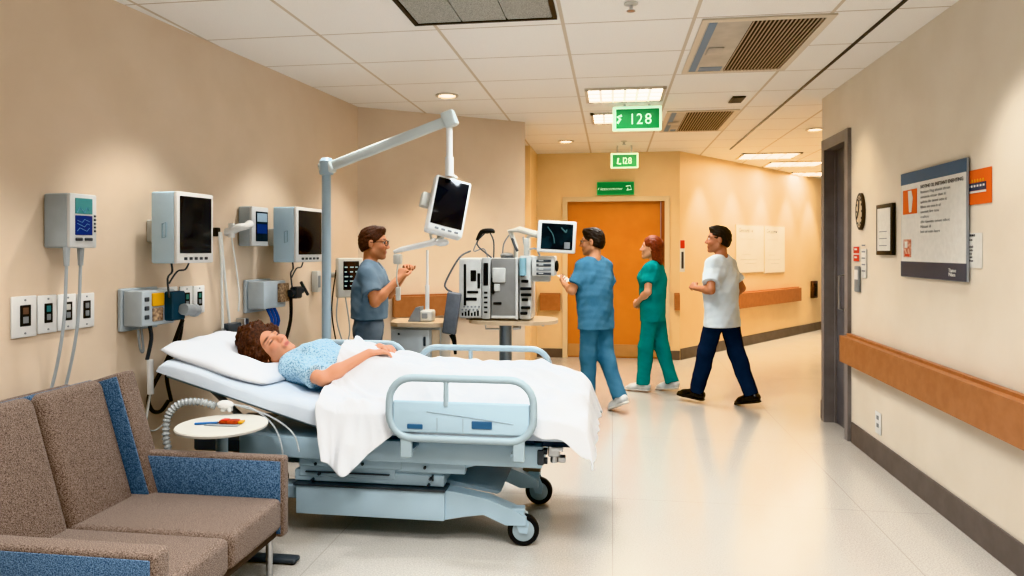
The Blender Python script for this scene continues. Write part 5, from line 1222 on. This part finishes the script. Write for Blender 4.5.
        hs.ripple(.005, 190, 4, (1, 1, 1)); hs.cut(T((.068, 0, .066)), Rh@np.array((.95, 0, -.5))); hs.cut(T((-.01, 0, -.055)), Rh@np.array((.35, 0, -.95)))
    else:
        hs.ell(T((-.02, 0, .04)), np.array((.106, .087, .094))*hc_scale, Rh, .01)
        hs.cap(T((-.08, 0, .02)), T((-.095, 0, -.13)), .052, .045, .03, (Rh@np.array((0, 1, 0)), 1.35)); hs.cap(T((-.03, .06, .0)), T((-.055, .055, -.12)), .035, .028, .02); hs.cap(T((-.03, -.06, .0)), T((-.055, -.055, -.12)), .035, .028, .02)
        hs.ripple(.003, 130, 4, (1, 1, .3)); hs.cut(T((.074, 0, .07)), Rh@np.array((.95, 0, -.4)))
    sdf_obj('hair', hs, hm, o, 1)
    if glasses:
        g = MB().use(BLACK)
        for y in (1, -1):
            c = (.104, y*.034, .004); ring = [T((c[0]-.012*(abs(math.cos(a)))*(1 if y*math.cos(a) > 0 else 0), c[1]+.026*math.cos(a), c[2]+.019*math.sin(a))) for a in np.linspace(0, 6.283, 21)[:-1]]
            g.tube(ring, .0028, 6, closed=True); g.tube([T((.092, y*.06, .012)), T((.05, y*.077, .012)), T((-.01, y*.083, .006))], .0025, 6)
        g.tube([T((.105, -.009, .008)), T((.107, 0, .011)), T((.105, .009, .008))], .0026, 6); g.build('glasses', o, 60)
    # clothes
    if top:
        s = Sdf(lo, hi, res); tm, hem, slv, neck, loose = top
        torso(s, .016, .05); s.cap((0, 0, hem-.1), (lean*.3, 0, 1.16), .128+loose, .116+loose*.7, .05, (YX, 1.42)); s.cap((lean*.3, 0, 1.12), (lean-.005, 0, 1.32), .118+loose*.6, .112, .05, (YX, 1.5))
        for y in (1, -1):
            el, wr = ar[y]; e = sh[y]+(el-sh[y])*slv; s.cap(sh[y]+np.array((0, -y*.02, -.01)), e, .058, .066+loose*.4, .045, None, end=True)
            if slv > 1: pass
        s.ripple(.0055, 26, 3, (1, 1, .45)); s.ripple(.002, 75, 5, (1, 1, .5))
        s.cut((0, 0, hem), (0, 0, -1)); s.cap(N+np.array((.0, 0, -.02)), N+np.array((.03, 0, .16)), neck, neck+.02, .01, None, op='s'); s.cap(N+np.array((.085, 0, -.06)), N+np.array((.08, 0, .1)), .012, .06, .02, None, op='s')
        t = sdf_obj('shirt', s, tm, o, 1)
    if trousers:
        s = Sdf(lo, hi, res); pm, wide, wz = trousers
        s.cap(P+np.array((0, 0, -.03)), P+np.array((0, 0, .08)), .12, .112, .05, (YX, 1.36))
        for y in (1, -1):
            hip, kn, an, heel, ball, toe, fd, up = leg[y]; s.cap(hip, kn, .102, .082+wide, .05); e = kn+(an-kn)*1.02; s.ell(kn+(an-kn)*.3+np.array([-.018, 0, 0]), (.062, .062, .13), None, .04); s.cap(kn, e, .08+wide, .07+wide, .03, None, end=True)
        s.ripple(.004, 30, 6, (1, 1, .5)); s.ripple(.002, 80, 7, (1, 1, .8)); s.cut((0, 0, wz), (0, 0, 1)); sdf_obj('trousers', s, pm, o, 1)
    if shoes:
        sm, som = shoes
        for y in (1, -1):
            hip, kn, an, heel, ball, toe, fd, up = leg[y]; c = (heel+toe)/2; s = Sdf(c-.24, c+.24, .006); sd = np.cross(up, fd)
            s.cap(heel+up*.022, ball+up*.008, .038, .034, .02, (sd, 1.15)); s.cap(ball+up*.008, toe+up*.002, .034, .022, .02, (sd, 1.35)); s.cap(heel+up*.03, an+up*.01, .038, .045, .03); s.cap(ball+up*.012, an+fd*.03-up*.01, .03, .03, .04)
            s.cut(heel-up*.018, -up); s.cut(an+up*.02, up); sh_o = sdf_obj('shoe', s, sm, o, 1)
            s = Sdf(c-.24, c+.24, .006); s.cap(heel-up*.01, ball-up*.008, .041, .04, .02, (sd, 1.1)); s.cap(ball-up*.008, toe-up*.008, .04, .028, .02, (sd, 1.2)); s.cut(heel-up*.025, -up); s.cut(heel-up*.006, up); sdf_obj('sole', s, som, sh_o, 1)
    o.location = Vector(loc); 
    if isinstance(rot, Matrix): o.rotation_euler = rot.to_euler()
    else: o.rotation_euler = (0, 0, rot)
    o.scale = (S, S, S)
    if drop: o.location.z = loc[2]-zmin*S
    return o, ar, leg, zmin
def face(px, py, t): d = ray(px, py); return O+d*t
D2 = math.radians
# man in blue scrubs beside the machine
BLUE = scrub('scrub_blue', (92, 138, 166), (80, 126, 154)); TEAL = scrub('scrub_teal', (30, 142, 142), (22, 128, 130)); SLBL = scrub('shirt_slate_blue', (130, 150, 166), (118, 138, 154)); COAT = scrub('shirt_white', (220, 232, 240), (208, 221, 231))
NAVYP = scrub('trouser_navy', (46, 58, 80), (36, 47, 66)); GREYP = scrub('trouser_grey', (122, 134, 146), (108, 120, 132))
SHW = (mat('shoe_white', (218, 222, 224), .5, noise=20), mat('sole_white', (226, 226, 222), .6)); SHB = (mat('shoe_black', (18, 18, 20), .25), mat('sole_black', (12, 12, 12), .6)); SHD = (mat('shoe_blue', (50, 80, 110), .6), mat('sole_white', (226, 226, 222), .6))
q = on_z(596, 410, 0)
man_b, _, _, _ = person('person', 'dark-haired man in blue scrubs and glasses standing beside the orange door, holding a paper', (q.x, q.y, 0), D2(138), 1.0, legs=((3, 2), (-6, 20)), foot=(0, -24), lean=.03, head_yaw=D2(32), head_pitch=D2(-3),
    arms={1: ((.06, .27, 1.14), (.27, .17, 1.19)), -1: ((.06, -.26, 1.14), (.27, -.08, 1.2))}, hand_par={1: ((.8, -.35, .3), (-.3, -.6, .7), (0, .3, 1), .7), -1: ((.8, .4, .25), (-.3, .6, .7), (0, -.3, 1), .7)},
    hair=('short', HAIRD), top=(BLUE, .76, .72, .066, .026), trousers=(BLUE, .0, 1.0), shoes=SHW, brow=(34, 24, 20), glasses=True, stubble=.2)
M_ = wmat(man_b); pp = M_ @ Vector((.4, .04, 1.24))
t = thing('paper_note', 'small white paper held in the hands of the man in blue scrubs', 'paper', pp, D2(138))
MB(Matrix.Translation(pp) @ Matrix.Rotation(D2(138), 4, 'Z') @ Matrix.Rotation(D2(-25), 4, 'Y')).box((-.07, -.05, 0), (.08, .05, .004), .001, 1, m=PAPER).build('held_sheet', t)
q = on_z(653, 391, 0)
person('person', 'auburn-haired woman in teal scrubs standing in front of the orange door with hands together', (q.x, q.y, 0), D2(158), .98, legs=((7, 2), (-9, 8)), foot=(0, -8), lean=.0, head_yaw=D2(12), head_pitch=D2(4), female=True, skin=(214, 166, 138),
    arms={1: ((-.02, .24, 1.12), (.16, .12, .98)), -1: ((-.01, -.24, 1.12), (.16, -.1, .97))}, hand_par={1: ((.55, -.75, -.2), (-.6, -.5, 0), (0, 0, 1), .8), -1: ((.55, .75, -.25), (-.6, .5, 0), (0, 0, 1), .8)},
    hair=('long', HAIRR), top=(TEAL, .78, .62, .06, .012), trousers=(TEAL, .002, 1.0), shoes=SHW, brow=(110, 60, 40))
q = on_z(722, 405, 0)
person('person', 'man in a white short-sleeved tunic and navy trousers walking towards the others', (q.x, q.y, 0), D2(142), 1.03, legs=((17, 3), (-14, 8)), foot=(5, -14), lean=.02, head_yaw=D2(36), head_pitch=D2(2), skin=(186, 132, 104),
    arms={1: ((-.04, .28, 1.13), (.16, .22, 1.14)), -1: ((-.06, -.28, 1.13), (.1, -.24, 1.0))}, hand_par={1: ((.8, -.4, .3), (0, -.8, -.5), (0, 0, 1), 1.1), -1: ((.8, .3, -.4), (0, .8, -.3), (0, 0, 1), .9)},
    hair=('short', HAIRD), top=(COAT, .76, .72, .064, .036), trousers=(NAVYP, .0, 1.0), shoes=SHB, brow=(34, 24, 20), stubble=.3)
q = face(369, 250, 5.75)
person('person', 'bearded man in a slate blue shirt reaching up for the white arm handle', (q.x, q.y, 0), D2(10), 1.0, legs=((0, 0), (0, 0)), lean=.02, head_yaw=D2(-4), head_pitch=D2(-2), skin=(204, 146, 112),
    arms={1: ((.13, .25, 1.18), (.28, .1, 1.36)), -1: ((.09, -.25, 1.15), (.26, -.13, 1.33))}, hand_par={1: ((.3, -.4, .85), (.4, -.7, -.3), (.5, 0, 0), 1.2), -1: ((.35, .35, .85), (.3, .8, -.3), (.5, 0, 0), 1.2)},
    hair=('short', HAIRG), top=(SLBL, 1.0, .7, .066, .022), trousers=(GREYP, .004, 1.04), shoes=SHD, brow=(70, 44, 30), stubble=.6, glasses=True)
# handset the man holds
# patient
A_ = D2(13); RP = Matrix(((math.sin(A_), 0, -math.cos(A_)), (0, 1, 0), (math.cos(A_), 0, math.sin(A_))))
LP = Vector((-.535, 4.05, .585)); inv = RP.transposed()
def wl(x, y, z): return tuple(inv @ (Vector((x, y, z))-LP))
def wd(x, y, z): return tuple(inv @ Vector((x, y, z)))
GOWN = mat('gown_pattern', (186, 214, 230), .85, noise=110, rgb2=(118, 160, 190), bump=.1, bscale=60, spec=.15, ramp=(.42, .5))
person('person', 'patient with short curly brown hair lying in the bed in a pale blue patterned gown', LP, RP, 1.0, .0055, legs=((10.5, 1), (10.5, 1)), foot=(-48, -48), head_yaw=D2(-32), head_pitch=D2(-19), female=True, hc_scale=1.16, skin=(222, 164, 134), headoff=(.012, 0, -.028),
    arms={-1: (wl(-1.62, 3.775, .85), wl(-1.40, 3.92, .978)), 1: (wl(-1.61, 4.33, .87), wl(-1.42, 4.16, .978))},
    hand_par={-1: (wd(.75, .6, .05), wd(.1, .1, -1), wd(-.4, .5, .3), .45), 1: (wd(.75, -.55, .12), wd(.1, -.1, -1), wd(-.4, -.5, .3), .5)},
    hair=('curly', HAIRB), top=(GOWN, .85, .78, .07, .018), trousers=None, shoes=None, brow=(56, 32, 24), shut=True, drop=False)
# ------------------------------------------------------------------ light
W = bpy.data.worlds.new('world'); bpy.context.scene.world = W; W.use_nodes = True
W.node_tree.nodes['Background'].inputs[0].default_value = lin((255, 250, 243))+(1,); W.node_tree.nodes['Background'].inputs[1].default_value = .38
def area(x, y, sx, sy, e, col, z=CEIL-.05, spread=180):
    l = bpy.data.lights.new('ceiling_area_lamp', 'AREA'); l.shape = 'RECTANGLE'; l.size = sx; l.size_y = sy; l.energy = e; l.color = col; l.spread = math.radians(spread)
    o = bpy.data.objects.new('ceiling_area_lamp', l); C.objects.link(o); o.location = (x, y, z); return o
def spot(x, y, e, col, ang=70, blend=.8, tx=None, ty=None, tz=0, size=.06):
    l = bpy.data.lights.new('downlight_lamp', 'SPOT'); l.energy = e; l.color = col; l.spot_size = math.radians(ang); l.spot_blend = blend; l.shadow_soft_size = size
    o = bpy.data.objects.new('downlight_lamp', l); C.objects.link(o); o.location = (x, y, CEIL-.06)
    d = Vector(((tx if tx is not None else x), (ty if ty is not None else y), tz))-o.location; o.rotation_euler = d.to_track_quat('-Z', 'Y').to_euler(); return o
NEU = (1, .98, .95); WRM = (1, .82, .6); COOL = (.88, .95, 1)
area(-.2, 2.2, 1.2, .7, 50, NEU, spread=140); area(.9, 1.0, 1.2, .7, 44, NEU, spread=140); area(-1.4, .9, 1.0, .7, 24, NEU, spread=130)
area(-.5, 4.9, .6, .5, 24, COOL, spread=120); area(.12, 6.0, .6, .3, 24, NEU, spread=140); area(.12, 8.0, .6, .5, 22, NEU, spread=140)  # COOL one is added to cool the bed; the ceiling has no fixture there
area(.3, 9.0, .6, .5, 16, WRM)
for p in ((2.3, 10.9), (2.95, 12.1), (3.6, 13.5)): area(p[0], p[1], .7, .5, 26, WRM)
# wall washers along the corridor wall, the right wall and the left wall
for k in range(5):
    q = WC.pt(.55+1.05*k, 0, .3); spot(q.x, q.y, 150, WRM, 62, .7, q.x+WC.n.x*.22, q.y+WC.n.y*.22)
q = WR.pt(3.3, 0, .45); spot(q.x, q.y, 55, NEU, 80, .7, q.x+.15, q.y)
q = WR.pt(1.1, 0, .4); spot(q.x, q.y, 30, WRM, 80, .9, q.x+.25, q.y)
for k, e in ((4.4, 55), (5.75, 60), (7.1, 55), (8.2, 40)):
    q = WL.pt(k, 0, .62); spot(q.x, q.y, e, NEU, 82, .5, q.x-.05, q.y)
q = WB.pt(1.0, 0, .5); spot(q.x, q.y, 45, (1, .9, .74), 84, .8)
p = on_z(447, 95, CEIL); spot(p.x, p.y, 45, WRM, 100, .9); p = on_z(566, 141, CEIL); spot(p.x, p.y, 30, WRM, 100, .9); spot(-.2, 9.7, 30, WRM, 90, .9); spot(.5, 9.75, 30, WRM, 90, .9)
sc = bpy.context.scene
sc.view_settings.view_transform = 'Khronos PBR Neutral'; sc.view_settings.exposure = -.08
try: sc.view_settings.look = 'Medium High Contrast'
except Exception: pass
print('LOOK', sc.view_settings.look)
sc.cycles.use_denoising = True; sc.cycles.max_bounces = 8; sc.cycles.sample_clamp_indirect = 6
# repeats of one kind share a group
for o in list(bpy.data.objects):
    if o.parent or 'label' not in o: continue
    l = o['label']; n = o.name.split('.')[0]; g = None
    if n == 'wall_outlet' and ('small wall monitor' in l): g = 'outlet plates below the small wall monitor'
    elif n == 'wall_outlet' and 'plugged wall box' in l: g = 'outlet plates beside the plugged wall box'
    elif n == 'patient_monitor' and 'blank black screen' in l: g = 'black-screened monitors on the left wall'
    elif n == 'socket_box': g = 'pale grey wall boxes'
    elif n == 'ceiling_light': g = 'corridor ceiling lights' if 'corridor' in l else 'recessed louvred ceiling lights'
    elif n == 'ceiling_vent' and 'slatted' in l: g = 'slatted ceiling vents'
    elif n == 'downlight': g = 'round recessed downlights'
    elif n == 'ceiling_sprinkler': g = 'ceiling sprinklers'
    elif n == 'exit_sign': g = 'green exit signs'
    elif n == 'whiteboard': g = 'whiteboards on the corridor wall'
    elif n == 'handrail': g = 'caramel wall handrails'
    if g: o['group'] = g
